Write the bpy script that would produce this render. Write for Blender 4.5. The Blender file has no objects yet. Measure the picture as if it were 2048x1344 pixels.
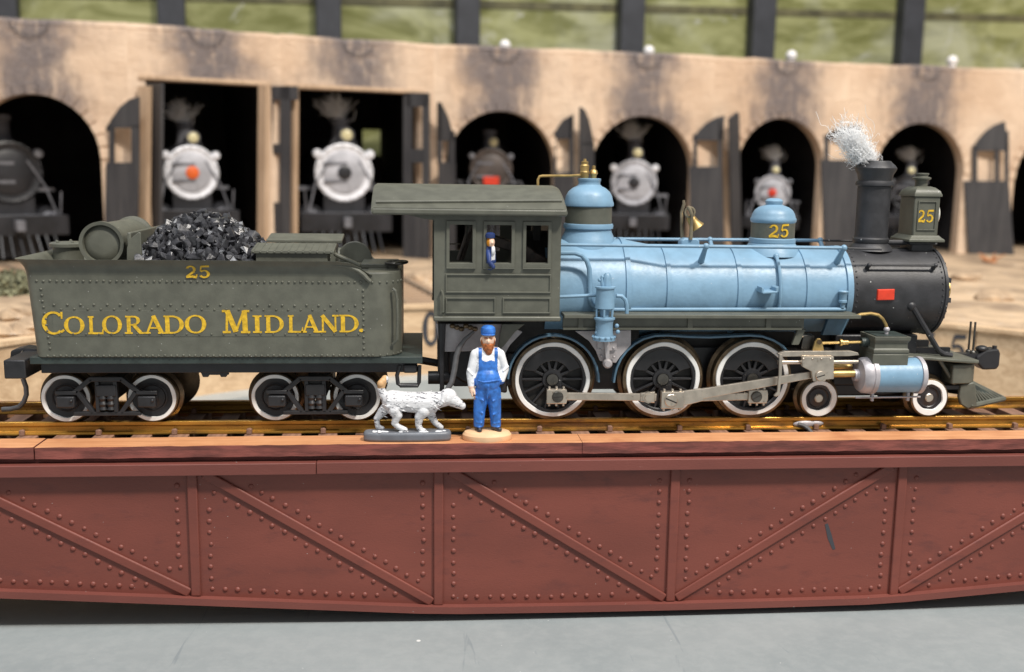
import bpy, bmesh, math, random
from mathutils import Vector, Matrix
random.seed(7)
PI = math.pi
sc = bpy.context.scene
COL = sc.collection
# 1 Blender unit = 1 mm (a model railway)
sc.unit_settings.scale_length = 0.001

# ------------------------------------------------------------------ camera
F_PX = 2050.0
PITCH, YAW, ROLL = 0.1626, 0.0885, 0.01466
CAM = Vector((-0.18, -211.55, 50.45))
_f = Vector((math.sin(YAW)*math.cos(PITCH), math.cos(YAW)*math.cos(PITCH), -math.sin(PITCH)))
_r0 = Vector((math.cos(YAW), -math.sin(YAW), 0)); _u0 = _r0.cross(_f)
_r = _r0*math.cos(ROLL)+_u0*math.sin(ROLL); _u = -_r0*math.sin(ROLL)+_u0*math.cos(ROLL)
cd = bpy.data.cameras.new('camera'); cam = bpy.data.objects.new('camera', cd); COL.objects.link(cam)
m = Matrix((_r, _u, -_f)).transposed().to_4x4(); m.translation = CAM; cam.matrix_world = m
cd.sensor_width = 36; cd.sensor_fit = 'HORIZONTAL'; cd.lens = 36*F_PX/2048
cd.clip_start = 1; cd.clip_end = 5000
cd.dof.use_dof = True; cd.dof.focus_distance = 201; cd.dof.aperture_fstop = cd.lens*1e-3/1.6
sc.camera = cam

# ------------------------------------------------------------------ light: a room lit by ceiling lamps
w = bpy.data.worlds.new('World'); sc.world = w; w.use_nodes = True
w.node_tree.nodes['Background'].inputs[0].default_value = (0.93, 0.96, 1.0, 1)
w.node_tree.nodes['Background'].inputs[1].default_value = 0.4
def area(name, loc, target, sx, sy, watts, col):
    l = bpy.data.lights.new(name, 'AREA'); l.shape = 'RECTANGLE'; l.size = sx; l.size_y = sy
    l.energy = watts; l.color = col
    o = bpy.data.objects.new(name, l); COL.objects.link(o); o.location = loc
    o.rotation_euler = (Vector(target)-Vector(loc)).to_track_quat('-Z', 'Y').to_euler()
    return o
area('track_lamp', (540, -600, 1080), (40, 60, 0), 120, 120, 2.0e7, (1.0, 0.93, 0.84))
area('ceiling_lamp', (-160, -560, 1350), (0, 60, 0), 900, 260, 1.55e7, (0.97, 0.98, 1.0))
sc.view_settings.view_transform = 'Standard'; sc.view_settings.look = 'None'
sc.view_settings.exposure = 0.0; sc.view_settings.gamma = 1.0
try: sc.view_settings.use_curve_mapping = False
except Exception: pass

# ------------------------------------------------------------------ layout helpers (a point of the place from its bearing and its depth plane)
def ray(px, py): return _f*F_PX+_r*(px-1024)-_u*(py-672)
def at(px, py, Y):
    d = ray(px, py); t = (Y-CAM.y)/d.y; return (CAM.x+d.x*t, CAM.z+d.z*t)
def az(px, py, Z):
    d = ray(px, py); t = (Z-CAM.z)/d.z; return (CAM.x+d.x*t, CAM.y+d.y*t)
def hit(px, py, A, B):
    """bearing against the upright plane through ground points A, B: distance along A->B and height"""
    d = ray(px, py); ex, ey = B[0]-A[0], B[1]-A[1]; L = math.hypot(ex, ey); ex /= L; ey /= L
    det = d.x*(-ey)+ex*d.y
    bx, by = A[0]-CAM.x, A[1]-CAM.y
    t = (bx*(-ey)+ex*by)/det
    x, y = CAM.x+d.x*t, CAM.y+d.y*t
    return ((x-A[0])*ex+(y-A[1])*ey, CAM.z+d.z*t)

# ------------------------------------------------------------------ mesh helpers
class MB:
    def __init__(s): s.v = []; s.f = []; s.mi = []; s.k = 0
    def add(s, vs, fs):
        b = len(s.v); s.v += [tuple(p) for p in vs]; s.f += [tuple(b+i for i in f) for f in fs]; s.mi += [s.k]*len(fs); return s
    def box(s, x0, x1, y0, y1, z0, z1):
        return s.add([(x0,y0,z0),(x1,y0,z0),(x1,y1,z0),(x0,y1,z0),(x0,y0,z1),(x1,y0,z1),(x1,y1,z1),(x0,y1,z1)],
                     [(0,3,2,1),(4,5,6,7),(0,1,5,4),(1,2,6,5),(2,3,7,6),(3,0,4,7)])
    def prism(s, poly, a0, a1, ax='y'):
        n = len(poly)
        mk = {'y': lambda p, a: (p[0], a, p[1]), 'z': lambda p, a: (p[0], p[1], a), 'x': lambda p, a: (a, p[0], p[1])}[ax]
        vs = [mk(p, a0) for p in poly]+[mk(p, a1) for p in poly]
        return s.add(vs, [tuple(range(n)), tuple(range(2*n-1, n-1, -1))]+[(i, i+n, (i+1) % n+n, (i+1) % n) for i in range(n)])
    def cyl(s, p0, p1, r0, r1=None, n=12, caps=True):
        r1 = r0 if r1 is None else r1; p0 = Vector(p0); p1 = Vector(p1); d = (p1-p0).normalized()
        a = d.orthogonal().normalized(); b = d.cross(a)
        vs = [p0+(a*math.cos(2*PI*i/n)+b*math.sin(2*PI*i/n))*r0 for i in range(n)]+[p1+(a*math.cos(2*PI*i/n)+b*math.sin(2*PI*i/n))*r1 for i in range(n)]
        fs = [(i, (i+1) % n, (i+1) % n+n, i+n) for i in range(n)]
        if caps: fs += [tuple(range(n-1, -1, -1)), tuple(range(n, 2*n))]
        return s.add(vs, fs)
    def tube(s, pts, r, n=8, closed=False):
        pts = [Vector(p) for p in pts]; m = len(pts); vs = []; a = None
        rs = r if isinstance(r, (list, tuple)) else [r]*m
        for i, p in enumerate(pts):
            if closed: d = pts[(i+1) % m]-pts[i-1]
            else: d = pts[min(i+1, m-1)]-pts[max(i-1, 0)]
            d.normalize()
            if a is None: a = d.orthogonal().normalized()
            a = (a-d*a.dot(d)); a = a.normalized() if a.length > 1e-6 else d.orthogonal().normalized()
            b = d.cross(a)
            vs += [p+(a*math.cos(2*PI*j/n)+b*math.sin(2*PI*j/n))*rs[i] for j in range(n)]
        fs = []
        for i in range(m if closed else m-1):
            k = (i+1) % m
            fs += [(i*n+j, i*n+(j+1) % n, k*n+(j+1) % n, k*n+j) for j in range(n)]
        if not closed: fs += [tuple(range(n-1, -1, -1)), tuple(range((m-1)*n, m*n))]
        return s.add(vs, fs)
    def lathe(s, prof, c, ax='z', n=40):
        """prof: (radius, height along ax); closed where the radius is 0"""
        c = Vector(c); vs = []; rows = []
        E = {'z': ((1,0,0),(0,1,0),(0,0,1)), 'x': ((0,1,0),(0,0,1),(1,0,0)), 'y': ((0,0,1),(1,0,0),(0,1,0))}[ax]
        e1, e2, e3 = [Vector(e) for e in E]
        for r, h in prof:
            if r < 1e-6: rows.append([len(vs)]); vs.append(c+e3*h)
            else:
                rows.append(list(range(len(vs), len(vs)+n)))
                vs += [c+e3*h+(e1*math.cos(2*PI*i/n)+e2*math.sin(2*PI*i/n))*r for i in range(n)]
        fs = []
        for A, B in zip(rows, rows[1:]):
            if len(A) == 1 and len(B) == 1: continue
            if len(A) == 1: fs += [(A[0], B[(i+1) % n], B[i]) for i in range(n)]
            elif len(B) == 1: fs += [(A[i], A[(i+1) % n], B[0]) for i in range(n)]
            else: fs += [(A[i], A[(i+1) % n], B[(i+1) % n], B[i]) for i in range(n)]
        return s.add(vs, fs)
    def ball(s, c, r, n=12, m=8, rot=None):
        rx, ry, rz = (r, r, r) if isinstance(r, (int, float)) else r
        vs = []; c = Vector(c)
        for j in range(1, m):
            for i in range(n):
                p = Vector((rx*math.sin(PI*j/m)*math.cos(2*PI*i/n), ry*math.sin(PI*j/m)*math.sin(2*PI*i/n), rz*math.cos(PI*j/m)))
                vs.append(c+(rot @ p if rot else p))
        b = len(vs); q = Vector((0,0,rz)); vs += [c+(rot @ q if rot else q), c-(rot @ q if rot else q)]
        fs = [(j*n+i, (j+1)*n+i, (j+1)*n+(i+1) % n, j*n+(i+1) % n) for j in range(m-2) for i in range(n)]
        fs += [(b, i, (i+1) % n) for i in range(n)]+[(b+1, (m-2)*n+(i+1) % n, (m-2)*n+i) for i in range(n)]
        return s.add(vs, fs)
    def dome(s, c, r, h, ax='-y', n=8):
        """a rivet head: low cap whose flat side lies at c"""
        prof = [(r, 0), (r*.86, h*.5), (r*.5, h*.88), (0, h)]
        b = len(s.v); s.lathe(prof, (0,0,0), 'z', n)
        for i in range(b, len(s.v)):
            x, y, z = s.v[i]
            s.v[i] = {'-y': (c[0]+x, c[1]-z, c[2]+y), 'z': (c[0]+x, c[1]+y, c[2]+z), '+x': (c[0]+z, c[1]+x, c[2]+y), '-x': (c[0]-z, c[1]+x, c[2]+y)}[ax]
        return s
    def capsule(s, p0, p1, r0, r1, n=14):
        p0 = Vector(p0); p1 = Vector(p1)
        s.ball(p0, r0, n, 9); s.ball(p1, r1, n, 9)
        if (p1-p0).length > 1e-4: s.cyl(p0, p1, r0, r1, n)
        return s

ORG = {}
def finish(me, smooth):
    bm = bmesh.new(); bm.from_mesh(me); bmesh.ops.recalc_face_normals(bm, faces=bm.faces); bm.to_mesh(me); bm.free()
    if smooth:
        for p in me.polygons: p.use_smooth = True
        me.set_sharp_from_angle(angle=math.radians(smooth))
def build(mb, name, mat, parent=None, loc=None, smooth=35, bevel=0, seg=2):
    """links ONE mesh object; with loc the shape is given around loc, else in world mm"""
    base = Vector(loc) if loc is not None else (ORG[parent.name] if parent else Vector((0,0,0)))
    me = bpy.data.meshes.new(name)
    vs = mb.v if loc is not None else [(p[0]-base.x, p[1]-base.y, p[2]-base.z) for p in mb.v]
    me.from_pydata(vs, [], mb.f)
    mats = mat if isinstance(mat, (list, tuple)) else [mat]
    for q in mats: me.materials.append(q)
    if len(mats) > 1:
        for p, k in zip(me.polygons, mb.mi): p.material_index = k
    finish(me, smooth)
    o = bpy.data.objects.new(name, me); COL.objects.link(o)
    if parent: o.parent = parent; o.location = base-ORG[parent.name]
    else: o.location = base
    ORG[o.name] = base.copy()
    if bevel:
        b = o.modifiers.new('bevel', 'BEVEL'); b.width = bevel; b.segments = seg; b.limit_method = 'ANGLE'; b.angle_limit = math.radians(40)
        b.harden_normals = False
    return o
def clone(o, parent, loc, rot=None):
    c = o.copy(); COL.objects.link(c); c.parent = parent
    c.location = Vector(loc)-(ORG[parent.name] if parent else Vector((0,0,0)))
    if rot is not None: c.rotation_euler = rot
    ORG[c.name] = Vector(loc); return c
def tag(o, label, cat=None, group=None, kind=None):
    o['label'] = label
    if cat: o['category'] = cat
    if group: o['group'] = group
    if kind: o['kind'] = kind
    return o
def thing(name, label, cat, loc, group=None):
    o = bpy.data.objects.new(name, None); COL.objects.link(o); o.location = loc; o.empty_display_size = 3
    ORG[o.name] = Vector(loc); return tag(o, label, cat, group)

# ------------------------------------------------------------------ materials
def nodes(name):
    m = bpy.data.materials.new(name); m.use_nodes = True; nt = m.node_tree
    b = nt.nodes['Principled BSDF']; return m, nt, b
def N(nt, t, **kw):
    n = nt.nodes.new(t)
    for k, v in kw.items():
        if hasattr(n, k) and not k.startswith('i_'): setattr(n, k, v)
    return n
def mixc(nt, fac, a, b, mode='MIX'):
    n = nt.nodes.new('ShaderNodeMix'); n.data_type = 'RGBA'; n.blend_type = mode
    for s, v in ((0, fac), (6, a), (7, b)):
        if hasattr(v, 'is_output'): nt.links.new(v, n.inputs[s])
        elif s == 0: n.inputs[0].default_value = v
        else: n.inputs[s].default_value = (*v, 1) if len(v) == 3 else v
    return n.outputs[2]
def mth(nt, op, a, b=0.0, clamp=False):
    n = nt.nodes.new('ShaderNodeMath'); n.operation = op; n.use_clamp = clamp
    for i, v in ((0, a), (1, b)):
        if hasattr(v, 'is_output'): nt.links.new(v, n.inputs[i])
        else: n.inputs[i].default_value = v
    return n.outputs[0]
def ramp(nt, fac, lo, hi):
    n = nt.nodes.new('ShaderNodeMapRange'); n.interpolation_type = 'SMOOTHSTEP'
    nt.links.new(fac, n.inputs[0]); n.inputs[1].default_value = lo; n.inputs[2].default_value = hi; return n.outputs[0]
def coords(nt, scale=(1,1,1), rot=(0,0,0)):
    c = nt.nodes.new('ShaderNodeTexCoord'); mp = nt.nodes.new('ShaderNodeMapping')
    mp.inputs['Scale'].default_value = scale; mp.inputs['Rotation'].default_value = rot
    nt.links.new(c.outputs['Object'], mp.inputs[0]); return mp.outputs[0]
def noise(nt, vec, scale, detail=3, rough=.55, dist=0):
    n = nt.nodes.new('ShaderNodeTexNoise'); n.inputs['Scale'].default_value = scale; n.inputs['Detail'].default_value = detail
    n.inputs['Roughness'].default_value = rough; n.inputs['Distortion'].default_value = dist
    nt.links.new(vec, n.inputs['Vector']); return n.outputs[0]
def bump(nt, b, h, strength, dist=.1):
    n = nt.nodes.new('ShaderNodeBump'); n.inputs['Strength'].default_value = strength; n.inputs['Distance'].default_value = dist
    nt.links.new(h, n.inputs['Height']); nt.links.new(n.outputs[0], b.inputs['Normal'])
def paint(name, col, rough=.45, metal=0, var=.12, vs=.35, bmp=.25, bs=3.5, dust=0.0, spec=.5, wear=None, stretch=(1,1,1), coat=0, bd=.08):
    """hand-brushed paint: blotchy tone, fine relief, dust specks, worn patches"""
    m, nt, b = nodes(name); v = coords(nt, stretch)
    n1 = noise(nt, v, vs, 4); dark = tuple(c*(1-var*1.6) for c in col); lite = tuple(min(1, c*(1+var)) for c in col)
    c = mixc(nt, ramp(nt, n1, .3, .7), dark, lite)
    n2 = noise(nt, v, bs, 4, .6)
    if wear:
        wc, lo, hi, ws = wear; n3 = noise(nt, v, ws, 5, .65)
        c = mixc(nt, ramp(nt, n3, lo, hi), c, wc)
    if dust:
        vo = nt.nodes.new('ShaderNodeTexVoronoi'); vo.inputs['Scale'].default_value = .62; nt.links.new(v, vo.inputs['Vector'])
        sz = mth(nt, 'MULTIPLY', vo.outputs['Color'], dust)
        k = mth(nt, 'LESS_THAN', vo.outputs['Distance'], sz)
        c = mixc(nt, mth(nt, 'MULTIPLY', k, .75), c, (.62,.62,.6))
    nt.links.new(c, b.inputs['Base Color'])
    r = mth(nt, 'ADD', mth(nt, 'MULTIPLY', n2, .25), rough-.12); nt.links.new(r, b.inputs['Roughness'])
    b.inputs['Metallic'].default_value = metal; b.inputs['Specular IOR Level'].default_value = spec
    if coat: b.inputs['Coat Weight'].default_value = coat; b.inputs['Coat Roughness'].default_value = .3
    if bmp: bump(nt, b, n2, bmp, bd)
    return m
M = {}
M['green'] = paint('olive_grey_paint', (.1,.102,.08), .46, dust=.06, var=.1, bmp=.3)
M['green_lite'] = M['green']
M['blue'] = paint('sky_blue_paint', (.18,.31,.43), .42, var=.08, vs=.2, bmp=.45, bs=1.1, dust=.07, wear=((.22,.355,.475), .6, .95, .5), bd=.1)
M['slate_blue'] = paint('slate_blue_paint', (.075,.15,.22), .4, var=.12)
M['smokebox'] = paint('graphite_black_paint', (.028,.028,.031), .48, var=.2, dust=.13, bmp=.35, wear=((.06,.06,.065), .6, .8, .5))
M['black'] = paint('black_plastic', (.016,.016,.018), .42, var=.2, bmp=.3, dust=.03)
M['dkgreen'] = paint('dark_green_plate', (.03,.042,.038), .5, var=.2, dust=.04)
M['white'] = paint('white_tyre_paint', (.82,.82,.8), .5, var=.04, bmp=.3, wear=((.4,.38,.35), .7, .82, 1.6))
M['tyre'] = paint('bronzed_tyre', (.16,.115,.07), .4, metal=.75, var=.3)
M['steel'] = paint('nickel_rod', (.52,.46,.385), .34, metal=.85, var=.12, bmp=.2, wear=((.2,.16,.12), .6, .75, .9))
M['screw'] = paint('dark_screw', (.1,.095,.085), .35, metal=.8, var=.2)
M['plate'] = paint('grey_cast_plate', (.4,.38,.39), .5, metal=.15, var=.12, dust=.04)
M['silver'] = paint('silver_grey_paint', (.42,.4,.42), .45, metal=.3, var=.1)
M['brass'] = paint('brass', (.5,.35,.14), .45, metal=.85, var=.2, bmp=.3)
M['yoke'] = paint('tarnished_bronze', (.26,.22,.15), .45, metal=.6, var=.2)
M['rail'] = paint('brass_rail', (.43,.235,.045), .3, metal=.7, var=.28, vs=.12, bmp=.25, stretch=(.35,1,1.6), wear=((.16,.085,.035), .52, .68, .16))
M['gold'] = paint('yellow_lettering', (.64,.4,.02), .5, var=.16, vs=1.6, bmp=.5, bs=5, wear=((.3,.2,.03), .62, .7, 2.2))
M['red'] = paint('red_plate', (.62,.045,.018), .4, var=.12)
M['coal'] = paint('coal', (.03,.03,.035), .33, var=.4, vs=1.5, bmp=.7, bs=3.0, spec=.8)
M['maroon'] = paint('oxide_red_girder', (.17,.044,.03), .55, var=.09, vs=.06, bmp=.4, bs=3.2, dust=.05, stretch=(.45,1,1.3), wear=((.125,.034,.026), .5, .78, .3))
M['maroon2'] = paint('oxide_red_flange', (.155,.043,.032), .58, var=.08, vs=.12, bmp=.5, bs=3, dust=.07, stretch=(.4,1,1), wear=((.26,.12,.1), .7, .8, .5))
M['edge'] = paint('maroon_rough_edge', (.18,.05,.038), .6, var=.3, vs=.5, bmp=.8, bs=2.2, stretch=(.25,1,1.5))
def wood(name, a, b_, scale=1.0, axis='x', rough=.6, grain=.5, dust=0, wear=None):
    m, nt, b = nodes(name)
    st = {'x': (.06,1,1), 'z': (1,1,.06), 'y': (1,.06,1)}[axis]; v = coords(nt, tuple(q*scale for q in st))
    n1 = noise(nt, v, 1.1, 6, .65, .8); v2 = coords(nt, (scale*.09,)*3); n2 = noise(nt, v2, 1.0, 3)
    f = mth(nt, 'ADD', mth(nt, 'MULTIPLY', n1, .65), mth(nt, 'MULTIPLY', n2, .35))
    c = mixc(nt, ramp(nt, f, .35, .66), a, b_)
    if wear:
        v3 = coords(nt, (1,1,1)); n3 = noise(nt, v3, wear[3], 5, .65); c = mixc(nt, ramp(nt, n3, wear[1], wear[2]), c, wear[0])
    nt.links.new(c, b.inputs['Base Color']); b.inputs['Roughness'].default_value = rough
    bump(nt, b, n1, grain, .15); return m
M['deck'] = wood('orange_stained_deck', (.46,.2,.09), (.64,.32,.155), 1.0, 'x', .5, .35, wear=((.4,.15,.07), .56, .74, .05))
M['tie'] = wood('brown_tie', (.17,.092,.062), (.3,.165,.11), 1.0, 'y', .7, .5)
M['planks'] = wood('pale_pit_planks', (.5,.33,.19), (.74,.54,.34), .35, 'x', .7, .4)
def floormat():
    m, nt, b = nodes('grey_pit_floor'); v = coords(nt); n1 = noise(nt, v, .012, 5, .6, .6); n2 = noise(nt, v, .35, 5, .65)
    c = mixc(nt, ramp(nt, n1, .3, .7), (.215,.243,.25), (.275,.3,.304))
    c = mixc(nt, mth(nt, 'MULTIPLY', ramp(nt, n2, .35, .7), .22), c, (.36,.38,.38))
    n3 = noise(nt, coords(nt, (.5,.05,1), (0,0,.35)), .5, 4, .6, 1.0)      # scuffs
    c = mixc(nt, mth(nt, 'MULTIPLY', ramp(nt, n3, .66, .72), .4), c, (.12,.15,.17))
    for scl, th, col in ((.085, .05, (.7,.7,.68)), (.05, .035, (.06,.065,.07)), (.3, .045, (.55,.56,.55))):
        vo = nt.nodes.new('ShaderNodeTexVoronoi'); vo.inputs['Scale'].default_value = scl; nt.links.new(v, vo.inputs['Vector'])
        k = mth(nt, 'LESS_THAN', vo.outputs['Distance'], mth(nt, 'MULTIPLY', vo.outputs['Color'], th)); c = mixc(nt, mth(nt, 'MULTIPLY', k, .8), c, col)
    nt.links.new(c, b.inputs['Base Color']); b.inputs['Roughness'].default_value = .5; bump(nt, b, n2, .25, .3); return m
M['floor'] = floormat()
M['ledge'] = paint('grey_pit_ledge', (.4,.42,.41), .6, var=.08, vs=.05)
M['flesh'] = paint('flesh_paint', (.78,.54,.4), .5, var=.06)
M['sand'] = paint('sand_plastic', (.74,.47,.27), .45, var=.04, bmp=.1)
M['overall'] = paint('blue_overall_paint', (.035,.165,.55), .42, var=.25, vs=.6, bmp=.25, bs=2.5)
M['navy'] = paint('navy_paint', (.02,.045,.17), .45, var=.2)
M['shirt'] = paint('white_shirt_paint', (.74,.75,.77), .42, var=.06, vs=.9, bmp=.25, bs=2.5)
M['boot'] = paint('boot_paint', (.03,.028,.035), .4, var=.2)
M['beard'] = paint('ginger_beard_paint', (.36,.11,.03), .55, var=.25, vs=1.5, bmp=.6, bs=3)
M['orange'] = paint('orange_hair_paint', (.75,.3,.02), .5, var=.15)
M['greybase'] = paint('grey_plastic_base', (.125,.135,.155), .38, var=.12, bmp=.2, wear=((.6,.6,.6), .68, .72, .55))
M['tan'] = paint('tan_paint', (.5,.3,.14), .55, var=.15)
M['hose'] = paint('grey_hose', (.12,.12,.125), .4, var=.15)
m_, nt_, b_ = nodes('white_cotton_wool'); b_.inputs['Base Color'].default_value = (.97,.97,.97,1); b_.inputs['Roughness'].default_value = .9; b_.inputs['Specular IOR Level'].default_value = .1
tr_ = nt_.nodes.new('ShaderNodeBsdfTranslucent'); tr_.inputs[0].default_value = (.98,.98,.98,1); mx_ = nt_.nodes.new('ShaderNodeMixShader'); mx_.inputs[0].default_value = .5
nt_.links.new(b_.outputs[0], mx_.inputs[1]); nt_.links.new(tr_.outputs[0], mx_.inputs[2]); nt_.links.new(mx_.outputs[0], nt_.nodes['Material Output'].inputs[0]); M['wool'] = m_
M['cotton'] = paint('cotton_fibre', (.86,.86,.86), .8, var=.02, bmp=0)
M['near_black'] = paint('dark_underframe', (.02,.018,.016), .6, var=.3)
def dogmat():
    m, nt, b = nodes('white_dog_paint'); v = coords(nt, (.9,.9,2.8), (0,.5,0))
    n1 = noise(nt, v, 1.15, 3, .6, .4); v2 = coords(nt); n2 = noise(nt, v2, .33, 2)
    k = mth(nt, 'MULTIPLY', ramp(nt, n1, .56, .6), ramp(nt, n2, .42, .52))
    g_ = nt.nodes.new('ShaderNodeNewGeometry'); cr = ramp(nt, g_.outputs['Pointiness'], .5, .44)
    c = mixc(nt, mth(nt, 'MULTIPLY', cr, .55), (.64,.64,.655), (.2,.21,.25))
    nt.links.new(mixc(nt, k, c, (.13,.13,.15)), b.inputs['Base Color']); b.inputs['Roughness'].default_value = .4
    bump(nt, b, n1, .25, .2); return m
M['dog'] = dogmat()
def wallmat():
    """tan plaster with soot above the opening: local x = distance from the opening's middle, z = height"""
    m, nt, b = nodes('sooty_tan_plaster'); v0 = coords(nt)
    sep = nt.nodes.new('ShaderNodeSeparateXYZ'); nt.links.new(v0, sep.inputs[0])
    oi = nt.nodes.new('ShaderNodeObjectInfo'); va = nt.nodes.new('ShaderNodeVectorMath'); va.operation = 'ADD'; nt.links.new(v0, va.inputs[0]); nt.links.new(oi.outputs['Location'], va.inputs[1]); v = va.outputs[0]
    n1 = noise(nt, v, .045, 5, .6); n2 = noise(nt, v, .018, 3)
    c = mixc(nt, ramp(nt, n2, .3, .7), (.62,.44,.3), (.78,.6,.44))
    br = nt.nodes.new('ShaderNodeTexBrick'); v3 = coords(nt, (.11,.11,.11), (PI/2,0,0)); nt.links.new(v3, br.inputs['Vector'])
    br.inputs['Color1'].default_value = (.07,.062,.066,1); br.inputs['Color2'].default_value = (.14,.12,.12,1); br.inputs['Mortar'].default_value = (.34,.28,.26,1)
    x = mth(nt, 'ABSOLUTE', sep.outputs[0]); x = mth(nt, 'ADD', mth(nt, 'DIVIDE', x, 24), mth(nt, 'MULTIPLY', mth(nt, 'SUBTRACT', n1, .5), 2.0))
    hi = ramp(nt, sep.outputs[2], 62, 84)
    soot = mth(nt, 'MULTIPLY', mth(nt, 'SUBTRACT', 1.0, ramp(nt, x, .2, 1.35)), hi)
    n5 = noise(nt, v, .1, 6, .75)
    n6 = noise(nt, coords(nt, (1,1,.22)), .16, 5, .7)
    halo = mth(nt, 'MULTIPLY', mth(nt, 'SUBTRACT', 1.0, ramp(nt, x, .5, 2.0)), ramp(nt, sep.outputs[2], 50, 80))
    halo = mth(nt, 'MULTIPLY', mth(nt, 'MULTIPLY', halo, ramp(nt, n6, .3, .66)), .6)
    soot = mth(nt, 'MULTIPLY', mth(nt, 'MULTIPLY', soot, .95), mth(nt, 'MULTIPLY', ramp(nt, n5, .16, .5), ramp(nt, n6, .18, .5)))
    wob = ramp(nt, noise(nt, v, .03, 5, .7), .56, .76)
    c = mixc(nt, mth(nt, 'MULTIPLY', wob, .45), c, (.33,.22,.16))
    c = mixc(nt, halo, c, (.27,.185,.14)); nt.links.new(mixc(nt, soot, c, br.outputs['Color']), b.inputs['Base Color']); b.inputs['Roughness'].default_value = .8
    bump(nt, b, n5, .8, 2.5); return m
M['plaster'] = wallmat()
M['trim'] = wood('tan_wood_post', (.4,.27,.17), (.6,.43,.29), .3, 'z', .7, .4)
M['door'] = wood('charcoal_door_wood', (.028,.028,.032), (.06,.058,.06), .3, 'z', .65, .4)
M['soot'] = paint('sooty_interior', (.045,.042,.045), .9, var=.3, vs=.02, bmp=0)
M['post'] = paint('charcoal_post', (.04,.042,.05), .6, var=.2, vs=.05, bmp=.2)
def greenmat():
    m, nt, b = nodes('mottled_green_backdrop'); v = coords(nt, (.5,1,1.2), (0,.8,0)); n1 = noise(nt, v, .03, 6, .65, 1.5)
    v2 = coords(nt); n2 = noise(nt, v2, .011, 4, .6, .6)
    c = mixc(nt, ramp(nt, n1, .35, .68), (.14,.145,.035), (.34,.34,.15))
    c = mixc(nt, mth(nt, 'MULTIPLY', ramp(nt, n2, .48, .68), .45), c, (.5,.5,.4))
    v3 = coords(nt, (1,1,1), (0,.5,0)); n3 = noise(nt, v3, .02, 4, .7, 2.0)
    c = mixc(nt, mth(nt, 'MULTIPLY', ramp(nt, n3, .6, .7), .55), c, (.55,.54,.52))
    nt.links.new(c, b.inputs['Base Color']); b.inputs['Roughness'].default_value = .7; return m
M['backdrop'] = greenmat(); M['olive'] = paint('dark_olive_batten', (.11,.1,.045), .7, var=.3, vs=.05)
def groundmat():
    m, nt, b = nodes('sandy_tan_ground'); v = coords(nt); n1 = noise(nt, v, .03, 6, .65, .5); n2 = noise(nt, v, .09, 5, .7)
    c = mixc(nt, ramp(nt, n1, .32, .62), (.27,.19,.125), (.62,.45,.29))
    c = mixc(nt, mth(nt, 'MULTIPLY', ramp(nt, n2, .6, .72), .7), c, (.62,.58,.53))
    c = mixc(nt, mth(nt, 'MULTIPLY', ramp(nt, n2, .42, .3), .6), c, (.2,.16,.12))
    nt.links.new(c, b.inputs['Base Color']); b.inputs['Roughness'].default_value = .85; bump(nt, b, n2, .8, 2.0); return m
M['ground'] = groundmat()
M['oldtie'] = wood('weathered_tie', (.3,.2,.13), (.46,.33,.22), .3, 'y', .8, .4)
M['steelrail'] = paint('dull_rail', (.3,.24,.18), .5, metal=.2, var=.2)
M['bgblack'] = paint('black_engine_paint', (.02,.02,.023), .4, var=.3, vs=.08, bmp=.2, bs=.8)
M['bggrey'] = paint('engine_grey_trim', (.15,.15,.165), .5, var=.3, vs=.1)
M['bgsilver'] = paint('silver_smokebox_front', (.76,.76,.79), .45, metal=.1, var=.12, vs=.15)
M['bgdull'] = paint('dull_graphite_front', (.44,.44,.47), .5, metal=.05, var=.15, vs=.15)
M['bgbrown'] = paint('brown_black_front', (.075,.058,.05), .5, var=.2, vs=.15)
M['bgorange'] = paint('orange_red_disc', (.75,.13,.02), .5, var=.05)
M['lens'] = paint('cream_lens', (.75,.68,.4), .25, var=.1)
M['bush'] = paint('grey_green_lichen', (.2,.2,.12), .9, var=.3, vs=.3, bmp=0)
M['bulb'] = paint('white_globe', (.85,.82,.8), .3, var=.02, bmp=0)
M['glass'] = paint('pale_lens_glass', (.75,.74,.66), .12, var=.05, spec=.8)

# ================================================================== THE SETTING
PC = (48.2, -23.7); PR = 210.7; ZF = -38.7; ZG = -3.0
def ring(a, r): return (PC[0]+r*math.cos(a), PC[1]+r*math.sin(a))
A0, A1, NA = math.radians(-6), math.radians(186), 96
angs = [A0+(A1-A0)*i/NA for i in range(NA+1)]
mb = MB(); mb.prism([(-420,-420),(520,-420),(520,300),(-420,300)], ZF-1, ZF, 'z')
o = build(mb, 'pit_floor', M['floor'], smooth=None); o['kind'] = 'structure'
o['label'] = 'smooth grey painted floor of the turntable pit'
def annulus(mb, r0, r1, z0, z1, aa):
    n = len(aa); vs = []
    for a in aa: vs += [(*ring(a, r0), z0), (*ring(a, r1), z0), (*ring(a, r1), z1), (*ring(a, r0), z1)]
    fs = []
    for i in range(n-1):
        b = 4*i
        fs += [(b+j, b+(j+1) % 4, b+4+(j+1) % 4, b+4+j) for j in range(4)]
    fs += [(0,3,2,1), (4*(n-1), 4*(n-1)+1, 4*(n-1)+2, 4*(n-1)+3)]
    mb.add(vs, fs); return mb
o = build(annulus(MB(), PR-11, PR+1, ZF, -29.5, angs), 'pit_ledge', M['ledge'], smooth=30); o['kind'] = 'structure'
o['label'] = 'pale grey concrete ledge round the foot of the pit wall'
o = build(annulus(MB(), PR+3, 1100, ZG-3, ZG, angs), 'ground', M['ground'], smooth=30); o['kind'] = 'structure'
o['label'] = 'sandy tan ground between the pit and the roundhouse'
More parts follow.
